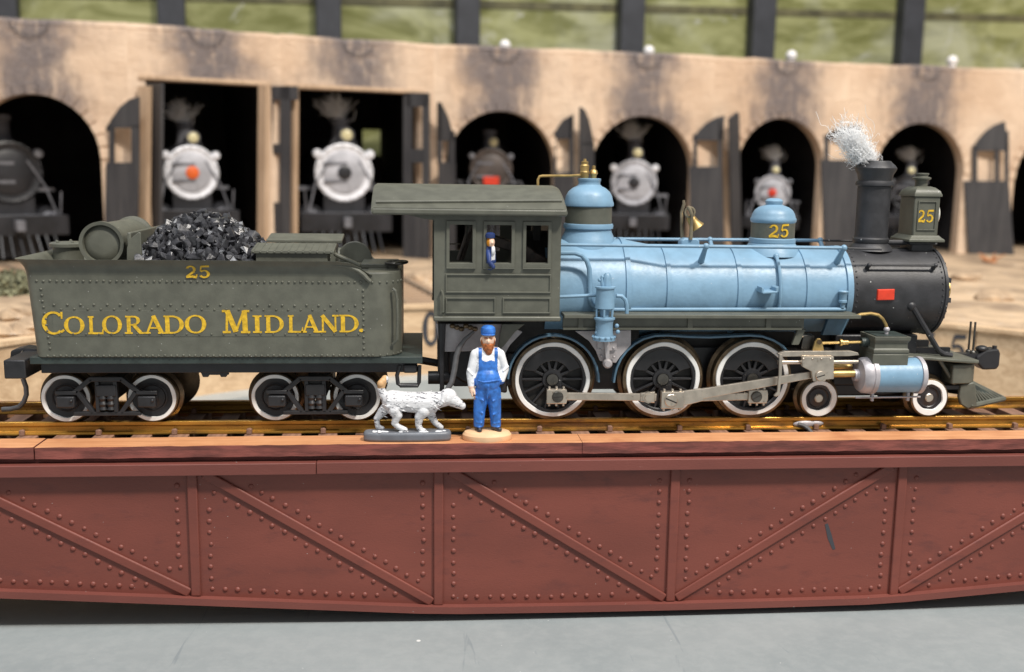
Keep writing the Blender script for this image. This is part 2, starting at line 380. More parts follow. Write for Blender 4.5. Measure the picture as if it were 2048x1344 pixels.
# the plank-lined pit wall
pit = thing('pit_wall', 'curved pale wooden wall of the turntable pit with painted stall numbers', 'wall', (PC[0], PC[1]+PR, ZF))
nseg = 11
for i in range(nseg):
    a0 = A0+(A1-A0)*i/nseg; a1 = A0+(A1-A0)*(i+1)/nseg
    for k, (z0, z1) in enumerate(((ZF, -3.6),)):
        g = .0016; off = random.uniform(-.2, .2); b0 = a0+g+(.03 if k else 0); b1 = a1-g+(.03 if k else 0)
        build(annulus(MB(), PR+off, PR+3.2, z0, z1, [b0+(b1-b0)*t/10 for t in range(11)]), 'plank', M['planks'], pit, smooth=30)
build(annulus(MB(), PR-1.2, PR+4.4, -3.55, -2.2, angs), 'coping', M['planks'], pit, smooth=30)

# strokes for painted figures and letters ------------------------------------------------
def stroke(poly, w0, w1=None):
    """outline quads of a brush stroke along poly (2d)"""
    w1 = w0 if w1 is None else w1; n = len(poly); L = []; R_ = []
    for i, p in enumerate(poly):
        a = poly[max(i-1, 0)]; b = poly[min(i+1, n-1)]; dx, dy = b[0]-a[0], b[1]-a[1]; l = math.hypot(dx, dy) or 1
        w = (w0+(w1-w0)*i/max(1, n-1))/2
        L.append((p[0]-dy/l*w, p[1]+dx/l*w)); R_.append((p[0]+dy/l*w, p[1]-dx/l*w))
    return [[R_[i], R_[i+1], L[i+1], L[i]] for i in range(n-1)]
def arc(cx, cy, rx, ry, a0, a1, thick, thin, n=22):
    out = []; P = []
    for i in range(n+1):
        a = math.radians(a0+(a1-a0)*i/n); w = thin+(thick-thin)*abs(math.cos(a))
        P.append(((cx+(rx-w)*math.cos(a), cy+(ry-thin)*math.sin(a)), (cx+rx*math.cos(a), cy+ry*math.sin(a))))
    return [[P[i][0], P[i][1], P[i+1][1], P[i+1][0]] for i in range(n)]
def serif(x, y, w=.34, h=.09): return [[(x-w/2, y-h/2), (x+w/2, y-h/2), (x+w/2, y+h/2), (x-w/2, y+h/2)]]
def glyph(c):
    """list of strokes (each a list of quads) in a box 1 high; returns strokes, width"""
    K, T = .2, .085
    if c == 'O': return [arc(.5, .5, .5, .5, 0, 360, K, T, 30)], 1.0
    if c == 'C': return [arc(.52, .5, .52, .5, 42, 312, K, T, 26), stroke([(.9,.98),(.9,.68)], .1, .07), stroke([(.84,.1),(.98,.2)], .1)], 1.0
    if c == 'L': return [stroke([(.24,0),(.24,1)], K), serif(.24, .955), stroke([(.06,.05),(.95,.05)], .1), stroke([(.9,.0),(.95,.3)], .12, .05)], .98
    if c == 'I': return [stroke([(.2,0),(.2,1)], K), serif(.2, .955, .4), serif(.2, .045, .4)], .4
    if c == 'D': return [stroke([(.22,0),(.22,1)], K), arc(.42, .5, .56, .5, -90, 90, K, T, 18), stroke([(.05,.955),(.45,.955)], .09), stroke([(.05,.045),(.45,.045)], .09)], 1.0
    if c == 'R': return [stroke([(.22,0),(.22,1)], K), serif(.2, .045, .42), stroke([(.05,.955),(.5,.955)], .09), arc(.48, .745, .34, .255, -90, 90, K*.9, T, 14), stroke([(.3,.5),(.5,.5)], .08), stroke([(.48,.5),(.84,.06)], K*.9), stroke([(.78,.05),(1.02,.05)], .09)], 1.02
    if c == 'A': return [stroke([(.16,.03),(.5,1)], .1), stroke([(.47,1),(.86,.03)], K), stroke([(.26,.32),(.7,.32)], .08), serif(.16, .045, .32), serif(.86, .045, .36)], 1.02
    if c == 'M': return [stroke([(.2,.03),(.24,.97)], .09), stroke([(.24,.98),(.56,.06)], K), stroke([(.56,.06),(.88,.98)], .09), stroke([(.92,.03),(.9,.97)], K), serif(.2, .045, .3), serif(.93, .045, .36), serif(.16, .955, .24), serif(.98, .955, .22)], 1.12
    if c == 'N': return [stroke([(.2,.03),(.2,.97)], .1), stroke([(.16,.98),(.84,.04)], K), stroke([(.84,.04),(.84,.97)], .09), serif(.2, .045, .32), serif(.84, .955, .32)], 1.0
    if c == '.': return [arc(.12, .1, .12, .1, 0, 360, .119, .099, 10)], .24
    if c == '2': return [arc(.42, .7, .36, .3, 165, -35, .2, .12, 16), stroke([(.68,.55),(.1,.12)], .17, .13), stroke([(.06,.09),(.5,.12),(.82,.06)], .17), stroke([(.8,.06),(.84,.28)], .1)], .88
    if c == '5': return [stroke([(.2,.93),(.8,.95)], .15), stroke([(.22,.95),(.14,.56)], .1), arc(.4, .33, .4, .33, 140, -150, .2, .12, 20)], .84
    if c == '1': return [stroke([(.2,0),(.2,1)], .22), stroke([(.2,.98),(.02,.8)], .12), serif(.2, .05, .5)], .42
    if c == '0': return [arc(.38, .5, .38, .5, 0, 360, .22, .13, 26)], .78
def write(mb, text, place, depth, jit=.012):
    """place(u, v, layer) -> point; every stroke its own thin layer of paint"""
    lay = 0
    for c, x0, x1, h in text:
        st, gw = glyph(c)
        for q in st:
            lay += 1
            for k, qd in enumerate(q):
                pts = [(x0+(x1-x0)*p[0]/gw, h*p[1]) for p in qd]
                f = [place(u, v, depth+.003*(lay % 7)) for u, v in pts]; b = [place(u, v, -.05) for u, v in pts]
                mb.add(f+b, [(0,1,2,3), (0,4,5,1), (1,5,6,2), (2,6,7,3), (3,7,4,0)])
    return mb
def number_on_wall(txt, px, ytop, ybot, wpx, gap):
    # where the bearing meets the pit wall
    d = ray(px, (ytop+ybot)/2); best = None
    for i in range(3000):
        t = .05+i*.0002; x, y = CAM.x+d.x*t, CAM.y+d.y*t
        if y > 0 and math.hypot(x-PC[0], y-PC[1]) > PR-.2: best = t; break
    x, y = CAM.x+d.x*best, CAM.y+d.y*best; a = math.atan2(y-PC[1], x-PC[0]); s = F_PX/(d.normalized().dot(_f)*best*d.length)
    z1 = CAM.z+ray(px, ytop).z*best; z0 = CAM.z+ray(px, ybot).z*best; h = z1-z0
    tx = []; u = -len(txt)*wpx/s*.55
    for c in txt:
        gw = glyph(c)[1]*h*.66; tx.append((c, u, u+gw, h)); u += gw+h*gap
    mbn = MB(); write(mbn, tx, lambda u, v, dd: (*ring(a-u/PR, PR-.5-dd), z0+v), .05)
    tag(build(mbn, 'stall_number', M['post'], pit, smooth=None), 'black painted number %s on the pit wall' % txt)
number_on_wall('10', 830, 622, 694, 40, .55)
number_on_wall('15', 1895, 667, 722, 34, .5)

# ================================================================== ROUNDHOUSE
ZT = 118.0
npx = [(-250,35),(252,55),(560,78),(868,97),(1145,108),(1430,120),(1700,134),(1980,144),(2300,150)]
FN = [az(px, py, ZT) for px, py in npx]
rh = thing('roundhouse', 'long tan plaster roundhouse with sooty arches and open dark doors', 'building', (100, 420, ZG))
openings = [('arch', -60, 203, 188), ('rect', 300, 530, 166), ('rect', 588, 836, 182), ('arch', 892, 1110, 222), ('arch', 1180, 1386, 232), ('arch', 1472, 1645, 236), ('arch', 1748, 1926, 246), ('arch', 2030, 2235, 252)]
def frame_of(i):
    A, B = FN[i], FN[i+1]; L = math.hypot(B[0]-A[0], B[1]-A[1]); e = ((B[0]-A[0])/L, (B[1]-A[1])/L); return A, B, L, e, (-e[1], e[0])
def rot_part(mb, name, mat, u, i, off=0, smooth=30, bevel=0):
    A, B, L, e, n = frame_of(i)
    o = build(mb, name, mat, rh, loc=(A[0]+e[0]*u+n[0]*off, A[1]+e[1]*u+n[1]*off, 0), smooth=smooth, bevel=bevel)
    o.rotation_euler = (0, 0, math.atan2(e[1], e[0])); return o
for i, (kind, xl, xr, yt) in enumerate(openings):
    A, B, L, e, n = frame_of(i)
    ul, _ = hit(xl, 350, A, B); ur, _ = hit(xr, 350, A, B); um, zt = hit((xl+xr)/2, yt, A, B)
    uc = (ul+ur)/2; hw = (ur-ul)/2
    outl = [(-uc-.5, ZG-2), (-uc-.5, ZT)]
    for k in range(1, 12): outl.append((-uc+L*k/12, ZT+random.uniform(-.8, .9)))
    outl += [(L-uc+.5, ZT), (L-uc+.5, ZG-2), (hw, ZG-2)]
    if kind == 'arch':
        zs = zt-hw*1.02
        for k in range(25):
            a = PI*k/24; outl.append((hw*math.cos(a), zs+hw*1.02*math.sin(a)))
    else: outl += [(hw, zt), (-hw, zt)]
    outl.append((-hw, ZG-2))
    rot_part(MB().prism(outl, 0, 8), 'wall', M['plaster'], uc, i, smooth=20, bevel=.7)
    # rounded coping along the parapet
    mb = MB(); mb.tube([(-uc+L*k/10, 2.4, ZT+random.uniform(-.3, .6)) for k in range(11)], 2.6, 8)
    rot_part(mb, 'coping', M['plaster'], uc, i)
    if kind == 'arch':   # relief arch of brick round the opening
        for k in range(17):
            a = PI*(k+.5)/17; c, s = math.cos(a), math.sin(a); r0, r1 = hw+.1, hw+4.6; wv = hw*PI/17*.44
            p = [((r0*c-wv*s), zs+r0*1.02*s+wv*c), ((r1*c-wv*1.1*s), zs+r1*1.02*s+wv*1.1*c), ((r1*c+wv*1.1*s), zs+r1*1.02*s-wv*1.1*c), ((r0*c+wv*s), zs+r0*1.02*s-wv*c)]
            rot_part(MB().prism(p, -.9, 1), 'brick', M['plaster'], uc, i, smooth=None)
    else:
        rot_part(MB().box(-hw-4, hw+4, -1.0, 2, zt+.2, zt+2.4), 'lintel', M['trim'], uc, i, bevel=.4)
    # a loop of wire hung from the parapet
    mb = MB(); mb.tube([(9*math.cos(PI+PI*k/12), -1.2, ZT+1.0+7*math.sin(PI+PI*k/12)) for k in range(13)], .22, 6)
    rot_part(mb, 'wire_loop', M['post'], uc+1, i)
# roof and rear wall
D_IN = 165.0
def inner(i, dd):
    A = FN[i]; j0, j1 = max(i-1, 0), min(i+1, len(FN)-1); ex, ey = FN[j1][0]-FN[j0][0], FN[j1][1]-FN[j0][1]; l = math.hypot(ex, ey)
    return (A[0]-ey/l*dd, A[1]+ex/l*dd)
poly = [inner(i, 6) for i in range(9)]+[inner(i, D_IN+3) for i in range(8, -1, -1)]
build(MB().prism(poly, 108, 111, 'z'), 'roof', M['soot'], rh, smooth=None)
rear_win = {1: (490, 272, 26, 20), 2: (745, 285, 20, 26), 6: (1866, 335, 26, 34)}
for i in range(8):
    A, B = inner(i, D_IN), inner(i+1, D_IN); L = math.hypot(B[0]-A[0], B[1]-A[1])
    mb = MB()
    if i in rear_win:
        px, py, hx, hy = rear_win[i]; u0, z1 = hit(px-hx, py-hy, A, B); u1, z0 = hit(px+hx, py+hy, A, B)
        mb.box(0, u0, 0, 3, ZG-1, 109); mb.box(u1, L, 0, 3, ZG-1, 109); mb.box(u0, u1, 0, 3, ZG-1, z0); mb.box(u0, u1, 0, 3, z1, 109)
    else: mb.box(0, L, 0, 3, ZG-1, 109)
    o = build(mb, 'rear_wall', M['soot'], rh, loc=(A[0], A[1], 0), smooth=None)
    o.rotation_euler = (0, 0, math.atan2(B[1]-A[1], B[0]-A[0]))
for i in (0, 8):
    A, B = inner(i, 7), inner(i, D_IN)
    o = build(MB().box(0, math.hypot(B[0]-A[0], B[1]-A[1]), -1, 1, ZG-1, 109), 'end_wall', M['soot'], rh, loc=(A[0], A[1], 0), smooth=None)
    o.rotation_euler = (0, 0, math.atan2(B[1]-A[1], B[0]-A[0]))
# partitions between the stalls
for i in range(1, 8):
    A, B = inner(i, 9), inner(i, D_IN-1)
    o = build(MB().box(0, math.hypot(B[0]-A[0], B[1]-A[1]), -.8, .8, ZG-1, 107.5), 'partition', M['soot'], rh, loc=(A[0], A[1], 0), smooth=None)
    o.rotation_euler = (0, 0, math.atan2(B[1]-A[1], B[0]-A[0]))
# door leaves: pieces given by their bearings on the leaf's own plane
def leaf(seg, hpx, fpx, front, pieces, label=None, mat='door', name='door', thick=1.6):
    A, B, L, e, n = frame_of(seg)
    uh, _ = hit(hpx, 350, A, B); H = (A[0]+e[0]*uh-n[0]*1.8, A[1]+e[1]*uh-n[1]*1.8)
    d = ray(fpx, 350); uf, _ = hit(fpx, 350, A, B); Ff = (A[0]+e[0]*uf-n[0]*1.8, A[1]+e[1]*uf-n[1]*1.8)
    k = 1-front/math.hypot(Ff[0]-CAM.x, Ff[1]-CAM.y); Ff = (CAM.x+(Ff[0]-CAM.x)*k, CAM.y+(Ff[1]-CAM.y)*k)
    mb = MB()
    for pc in pieces:
        if len(pc) == 4 and isinstance(pc[0], (int, float)): x0, x1, y0, y1 = pc; pc = [(x0,y1),(x1,y1),(x1,y0),(x0,y0)]
        P = [hit(x, y, H, Ff) for x, y in pc]; P = [(u, max(z, ZG+.3)) for u, z in P]
        mb.prism(P, 0, thick)
    o = build(mb, name, M[mat], rh, loc=(H[0], H[1], 0), smooth=None, bevel=.15)
    o.rotation_euler = (0, 0, math.atan2(Ff[1]-H[1], Ff[0]-H[0]))
    if label: o['label'] = label
    return o
YB = 620
leaf(0, 208, 276, 10, [(212,276,325,YB), (218,226,252,327), (262,276,250,327), [(212,262),(222,238),(240,213),(258,199),(276,193),(276,256),(212,256)]], 'dark arched door leaf with one square window')
leaf(1, 303, 326, 16, [(289,322,166,YB)], 'dark door leaf seen nearly edge on')
leaf(1, 552, 590, 9, [(536,594,172,200), (534,546,172,YB), (560,580,172,YB), (546,562,288,308), (546,562,405,YB)], 'dark door leaf with two tall window openings')
leaf(2, 818, 856, 10, [(812,856,186,214), (806,822,186,YB), (844,857,186,YB), (822,846,298,326), (822,846,400,YB)], 'dark square-topped door leaf with tall openings')
leaf(3, 905, 874, 11, [(876,907,325,YB), (874,880,205,327), (896,906,262,327), [(874,204),(884,216),(893,236),(900,262),(904,282),(874,282)]])
leaf(3, 1112, 1146, 8, [(1106,1146,345,YB), (1106,1112,262,347), (1138,1145,232,347), [(1108,276),(1114,256),(1125,240),(1145,229),(1144,278),(1108,278)]])
leaf(4, 1182, 1157, 11, [(1158,1184,285,YB), [(1158,214),(1166,220),(1174,240),(1180,268),(1184,290),(1158,290)]])
leaf(4, 1388, 1450, 10, [(1378,1444,333,YB), (1386,1394,268,335), (1436,1444,240,335), [(1386,280),(1396,262),(1412,246),(1432,235),(1449,231),(1446,281),(1386,281)]])
leaf(5, 1476, 1456, 13, [(1456,1474,236,YB), [(1456,236),(1472,224),(1475,236)]])
leaf(5, 1648, 1720, 9, [(1642,1720,320,YB), (1648,1658,270,322), (1712,1720,270,322), [(1648,276),(1660,264),(1680,256),(1700,252),(1720,250),(1720,276),(1648,276)]])
leaf(6, 1930, 2016, 10, [(1928,2018,362,YB), (1946,1955,290,364), (1990,1998,298,364), (2010,2018,262,364), [(1946,302),(1956,280),(1972,262),(1990,250),(2010,242),(2018,302)]])
for sg, x0, x1, yt, fr in ((1, 274, 296, 172, 6), (1, 516, 532, 170, 6), (2, 578, 590, 176, 4), (5, 1440, 1452, 300, 5)):
    leaf(sg, x0, x1, fr, [(x0, x1, yt, YB)], mat='trim', name='wooden_post', thick=3)
# white globes along the parapet
for px, py, where in ((1010,108,'above the arch left of the blue steam dome'), (1298,119,'above the arch behind the brass bell'), (1583,128,'above the arch behind the number dome'), (1905,138,'above the arch behind the headlight, rightmost')):
    x, y = az(px, py-4, ZT+3)
    mb = MB().ball((0,0,3.6), 3.6, 14, 10); mb.lathe([(2.6,-1.5),(2.6,.6),(1.6,.9),(0,.9)], (0,0,0), 'z', 12)
    tag(build(mb, 'globe_lamp', M['bulb'], loc=(x, y+1, ZT+3.4)), 'small white globe on the parapet '+where, 'lamp', 'white globes along the roundhouse parapet')

# ================================================================== BACKDROP behind the roundhouse
bd = thing('backdrop_wall', 'mottled green wall between dark posts behind the roundhouse', 'wall', (100, 650, ZG))
posts = [(8,70), (345,55), (655,50), (930,47), (1255,47), (1515,45), (1810,42), (2140,42)]
DB = 250.0
BP = [inner(0, DB), inner(8, DB)]
L = math.hypot(BP[1][0]-BP[0][0], BP[1][1]-BP[0][1]); ba = math.atan2(BP[1][1]-BP[0][1], BP[1][0]-BP[0][0])
us = [0]+[hit(p, 40, *BP)[0] for p, _ in posts]+[L+150]
for a, b in zip(us, us[1:]):
    o = build(MB().box(a+.3, b-.3, 0, 3, -5, 330), 'panel', M['backdrop'], bd, loc=(BP[0][0], BP[0][1], 0), smooth=None); o.rotation_euler = (0,0,ba)
for px, wpx in posts:
    u, _ = hit(px, 40, *BP); w2 = (hit(px+wpx/2, 40, *BP)[0]-hit(px-wpx/2, 40, *BP)[0])/2
    o = build(MB().box(-w2, w2, -14, -1, -5, 330), 'post', M['post'], bd, loc=(BP[0][0]+math.cos(ba)*u, BP[0][1]+math.sin(ba)*u, 0), smooth=None, bevel=1); o.rotation_euler = (0,0,ba)
(u0, z0), (u1, z1) = hit(500, 5, *BP), hit(2048, 44, *BP)
sl = (z1-z0)/(u1-u0)
for dz, hh in ((0, 6),):
    mb = MB().prism([(-40, z0+sl*(-40-u0)+dz), (L+100, z0+sl*(L+100-u0)+dz), (L+100, z0+sl*(L+100-u0)+dz+hh), (-40, z0+sl*(-40-u0)+dz+hh)], -.9, 1)
    o = build(mb, 'batten', M['olive'], bd, loc=(BP[0][0], BP[0][1], 0), smooth=None); o.rotation_euler = (0,0,ba)

# ================================================================== TRACKS from the pit to the stalls, and bits of scenery
stall_px = [(20,345), (383,345), (688,345), (982,340), (1268,365), (1545,385), (1815,385)]
def spot(px, py, seg, back):
    A, B, L, e, n = frame_of(seg); u, z = hit(px, py, A, B); return (A[0]+e[0]*u+n[0]*back, A[1]+e[1]*u+n[1]*back)
for k, (px, py) in enumerate(stall_px):
    x, y = spot(px, 350, k, 0); dx, dy = x-PC[0], y-PC[1]; l = math.hypot(dx, dy); dx /= l; dy /= l
    where = ['leftmost arch with the black engine','stall with the orange-centred silver engine','stall with the large silver engine','arch with the brown engine','arch behind the brass bell','arch with the red-dotted grey engine','arch behind the smokestack'][k]
    t = thing('stall_track', 'short track from the pit edge to the '+where, 'track', (PC[0]+dx*(PR+8), PC[1]+dy*(PR+8), ZG), 'stall tracks in front of the roundhouse')
    px_, py_ = -dy, dx
    for s in (-8.5, 8.5):
        mb = MB(); r0, r1 = PR+3, l+60
        p = lambda r, w, z: (PC[0]+dx*r+px_*(s+w), PC[1]+dy*r+py_*(s+w), z)
        mb.add([p(r0,-.7,ZG), p(r0,.7,ZG), p(r1,.7,ZG), p(r1,-.7,ZG), p(r0,-.6,ZG+2.2), p(r0,.6,ZG+2.2), p(r1,.6,ZG+2.2), p(r1,-.6,ZG+2.2)], [(0,3,2,1),(4,5,6,7),(0,1,5,4),(1,2,6,5),(2,3,7,6),(3,0,4,7)])
        build(mb, 'rail', M['steelrail'], t, smooth=None)
    tie = None
    for j in range(int((l-PR-6)/9)):
        r = PR+8+j*9; loc = (PC[0]+dx*r, PC[1]+dy*r, ZG+.05)
        if tie is None: tie = build(MB().box(-2, 2, -15, 15, 0, .9), 'tie', M['oldtie'], t, loc=loc, smooth=None); o = tie
        else: o = clone(tie, t, loc)
        o.rotation_euler = (0, 0, math.atan2(dy, dx)+random.uniform(-.03, .03))
def bushy(mb, c, r, n, leaf_):
    for _ in range(n):
        v = Vector((random.gauss(0,1), random.gauss(0,1), abs(random.gauss(0,.8)))).normalized()*r*random.uniform(.5, 1)
        q = Vector(c)+v; a = Vector((random.uniform(-1,1), random.uniform(-1,1), random.uniform(-1,1))).normalized()*leaf_; b = a.orthogonal().normalized()*leaf_*.6
        mb.add([q-a, q+b, q+a, q-b], [(0,1,2,3)])
    return mb
x, y = az(22, 588, ZG)
tag(build(bushy(MB(), (0,0,0), 10, 700, 1.5), 'lichen_bush', M['bush'], loc=(x, y, ZG)), 'grey green lichen bush on the ground left of the tender', 'bush')
x, y = az(1985, 525, ZG)
mb = MB()
for k in range(9):
    a = random.uniform(0, 2*PI); mb.cyl((random.uniform(-3,3), random.uniform(-3,3), 0), (9*math.cos(a), 5*math.sin(a), random.uniform(1, 6)), 1.0, .3, 6)
tag(build(mb, 'scrap_wood_heap', M['deck'], loc=(x, y, ZG)), 'small reddish heap of sticks by the rightmost door', 'scrap')
rocks = [(1440,512),(40,640),(95,655),(1930,560),(1990,600),(850,560),(30,672)]
where = ['right of the brass bell behind the boiler','left of the tender, farthest back','left of the tender, half hidden','behind the smokebox front','near the right edge above the pit','in the gap between tender and cab','left of the tender, nearest the pit']
for (px, py), wh in zip(rocks, where):
    x, y = az(px, py, ZG); mb = MB().ball((0,0,1), (7+random.random()*4, 5, 3.2), 9, 6)
    mb.v = [(a+random.uniform(-1,1), b+random.uniform(-1,1), c+random.uniform(-.6,.6)) for a, b, c in mb.v]
    tag(build(mb, 'stone', M['ground'], loc=(x, y, ZG), smooth=None), 'low sandy stone on the ground '+wh, 'stone', 'stones on the ground')

# ================================================================== ENGINES standing in the stalls
def cotton(mb, h, lean, n, spread, r=.07, curl=.5, rnd=random):
    for _ in range(n):
        a = rnd.uniform(0, 2*PI); p = Vector((rnd.uniform(-1,1)*spread*.35, rnd.uniform(-1,1)*spread*.35, rnd.uniform(-.5, .5)))
        d = Vector((lean[0]+rnd.gauss(0,.33), rnd.gauss(0,.3), 1+rnd.gauss(0,.2))).normalized(); ln = h*rnd.uniform(.35, 1.0); k = 9; pts = [p.copy()]
        wv = Vector((rnd.uniform(-1,1), rnd.uniform(-1,1), rnd.uniform(-1,1)))
        for j in range(k):
            wv = (wv*.55+Vector((rnd.gauss(0,1), rnd.gauss(0,1), rnd.gauss(0,1)))*.6)
            out = Vector((p.x, p.y, 0))*.10*j
            p = p+(d+wv*curl).normalized()*ln/k*1.1; q = p+out*.15; pts.append(q)
        mb.tube(pts, [r]*k+[r*.5], 3)
    return mb
rr = random.Random(5)
tuft_mb = cotton(MB(), 13, (-.5,0), 170, 5.0, .22, .75, rr)
tuft = None
def engine(k, rpx, front, label, dot=None, dark=False, headlight=True, plate=None, back=19, smoke=True, hl_mat='lens', marker=True, where=''):
    global tuft
    px, py = stall_px[k]; A, B, L, e, n = frame_of(k); u, z = hit(px, py, A, B)
    x, y = A[0]+e[0]*u+n[0]*back, A[1]+e[1]*u+n[1]*back
    dist = (Vector((x, y, 40))-CAM).dot(_f); s = F_PX/dist
    # same bearing at the deeper place
    d = ray(px, py); t = dist/F_PX; x, y, zc = CAM.x+d.x*t, CAM.y+d.y*t, CAM.z+d.z*t-ZG
    R_ = rpx/s
    rt = thing('steam_engine', label, 'locomotive', (x, y, ZG), 'engines standing in the roundhouse stalls')
    rt.rotation_euler = (0, 0, math.atan2(y-PC[1], x-PC[0])-PI/2)
    P = lambda mb, nm, mat, par=None, **kw: build(mb, nm, M[mat], par or rt, loc=(x, y, ZG), **kw)
    P(MB().lathe([(0,90),(R_*1.02,90),(R_*1.02,1.5),(R_*.98,.6)], (0,0,zc), 'y', 36), 'boiler', 'bgblack')
    f = P(MB().lathe([(R_*1.0,.9),(R_*1.0,-.6),(R_*.93,-1.1),(R_*.86,-.7),(R_*.74,-.7),(R_*.7,-.6)], (0,0,zc), 'y', 36), 'smokebox_front', front)
    P(MB().lathe([(R_*.74,-.5),(R_*.72,-1.3),(R_*.66,-1.6),(R_*.4,-2.3),(0,-2.6)], (0,0,zc), 'y', 36), 'smokebox_door', {'bgsilver':'bgdull'}.get(front, front), f)
    for j in (-1, 1): P(MB().box(-R_*.7, R_*.1, -2.6, -1.2, zc+j*R_*.3-R_*.05, zc+j*R_*.3+R_*.05), 'hinge_strap', 'bggrey', f, smooth=None)
    mb = MB()
    for j in range(20):
        a = 2*PI*j/20; mb.ball((R_*.93*math.cos(a), -1.1, zc+R_*.93*math.sin(a)), R_*.05, 6, 4)
    P(mb, 'bolt_ring', front, f)
    if dot: P(MB().lathe([(R_*.24,-2.2),(R_*.24,-3.0),(R_*.18,-3.4),(0,-3.4)], (0,0,zc), 'y', 20), 'centre_disc', dot)
    if plate: P(MB().box(-R_*.36, R_*.36, -3.2, -1.4, zc-R_*.72, zc-R_*.3), 'number_plate', plate, bevel=.2)
    if headlight:
        hz = zc+R_*1.28 if k != 0 else zc+R_*.25
        hb = P(MB().lathe([(0,7),(R_*.2,7),(R_*.25,0),(R_*.25,-1.5),(R_*.21,-1.6)], (R_*.12,2,hz), 'y', 18), 'headlight', 'bggrey')
        P(MB().lathe([(R_*.2,-.2),(R_*.12,-1.0),(0,-1.2)], (R_*.12,1.2,hz), 'y', 18), 'lens', hl_mat, hb)
        P(MB().box(-R_*.25, R_*.45, 1, 8, zc+R_*.95, hz-R_*.2), 'lamp_bracket', 'bgblack')
    P(MB().lathe([(R_*.42,0),(R_*.3,R_*.3),(R_*.28,R_*.75),(R_*.36,R_*.8),(R_*.34,R_*.95),(R_*.2,R_*.95)], (0,14,zc+R_*.9), 'z', 18), 'smokestack', 'bggrey')
    if marker:
        for sx in (-1, 1):
            ml = P(MB().lathe([(0,-2.2),(R_*.13,-1.6),(R_*.17,0),(R_*.17,2),(0,2.4)], (sx*R_*.9,0,zc+R_*.62), 'y', 12), 'marker_lamp', 'bgsilver' if not dark else 'bggrey')
            P(MB().cyl((sx*R_*.75,2,zc+R_*.45), (sx*R_*.9,1,zc+R_*.6), R_*.06, n=6), 'lamp_arm', 'bggrey', ml)
    P(MB().box(-R_*1.5, R_*1.5, -9, 4, zc-R_*1.5, zc-R_*1.36), 'pilot_deck', 'bggrey', bevel=.2)
    P(MB().box(-R_*1.55, R_*1.55, -10.5, -8.8, zc-R_*2.0, zc-R_*1.36), 'pilot_beam', 'bgblack', bevel=.2)
    for sx in (-1, 1):
        cy_ = P(MB().lathe([(0,-4),(R_*.42,-4),(R_*.46,-3),(R_*.46,16),(0,16)], (sx*R_*1.15,4,zc-R_*1.55), 'y', 18), 'cylinder', 'bgblack')
        P(MB().lathe([(R_*.3,0),(R_*.26,-.8),(0,-.9)], (sx*R_*1.15,0,zc-R_*1.55), 'y', 16), 'cylinder_cover', 'bggrey', cy_)
        P(MB().box(sx*R_*1.2-R_*.32, sx*R_*1.2+R_*.32, 10, 60, zc-R_*.62, zc-R_*.5), 'running_board', 'bggrey')
        P(MB().tube([(sx*R_*.5,-1.5,zc+R_*.4),(sx*R_*1.0,-1.8,zc-R_*.4),(sx*R_*1.25,-7,zc-R_*1.3)], .5, 6), 'brace', 'bggrey')
        P(MB().tube([(sx*R_*1.35,-8,zc-R_*1.3),(sx*R_*1.4,-8,zc-R_*.6)], .45, 6), 'flag_staff', 'bggrey')
        wl = P(MB().lathe([(0,-1),(R_*.7,-1),(R_*.75,1),(R_*.7,3),(0,3)], (sx*8.3,20,R_*.75+2), 'x', 20), 'wheel', 'bgblack')
    P(MB().box(-R_*.7, R_*.7, 0, 88, 2.5, zc-R_*.8), 'frame', 'bgblack')
    mb = MB()
    for j in range(9):
        xx = (j-4)/4*R_*1.2; mb.cyl((xx*.9,-10,zc-R_*2.0), (xx,-14-5*(1-abs(j-4)/4),3.2), .6, n=6)
    P(mb, 'cowcatcher', 'bgblack')
    P(MB().box(-2.2, 2.2, -16, -10, zc-R_*1.85, zc-R_*1.5), 'coupler', 'bggrey', bevel=.4)
    if smoke:
        zz = zc+R_*1.85
        loc = (x-14*math.sin(rt.rotation_euler.z), y+14*math.cos(rt.rotation_euler.z), ZG+zz)
        if tuft is None: tuft = build(tuft_mb, 'cotton_smoke', M['wool'], loc=loc, smooth=30); c = tuft
        else: c = tuft.copy(); COL.objects.link(c); c.location = loc; c.rotation_euler = (0,0,rr.uniform(-.6,.6))
        c.scale = (R_/13,)*3
        tag(c, 'small dim wisp of white cotton on the '+where, 'smoke', 'cotton wisps on the stalled engines')
    return rt
engine(0, 62, 'bgblack', 'black engine with gold headlight in the leftmost arch', dark=True, smoke=False, hl_mat='brass', where='')
engine(1, 54, 'bgsilver', 'silver-fronted engine with an orange centre disc', dot='bgorange', where='orange-centred engine')
engine(2, 58, 'bgsilver', 'largest silver-fronted engine, in the stall left of the cab roof', dot='bgblack', where='engine left of the cab roof')
engine(3, 43, 'bgbrown', 'brown-black engine with a red plate above the cab roof', plate='red', dark=True, smoke=False, where='')
engine(4, 46, 'bgdull', 'pale grey-fronted engine right of the blue steam dome', dot='bgblack', where='engine right of the steam dome')
engine(5, 35, 'bgdull', 'small grey-fronted engine with a red centre above the number dome', dot='red', where='engine above the number dome', dark=True)
engine(6, 34, 'bgblack', 'dim black engine in the arch behind the smokestack', dark=True, where='engine behind the smokestack')

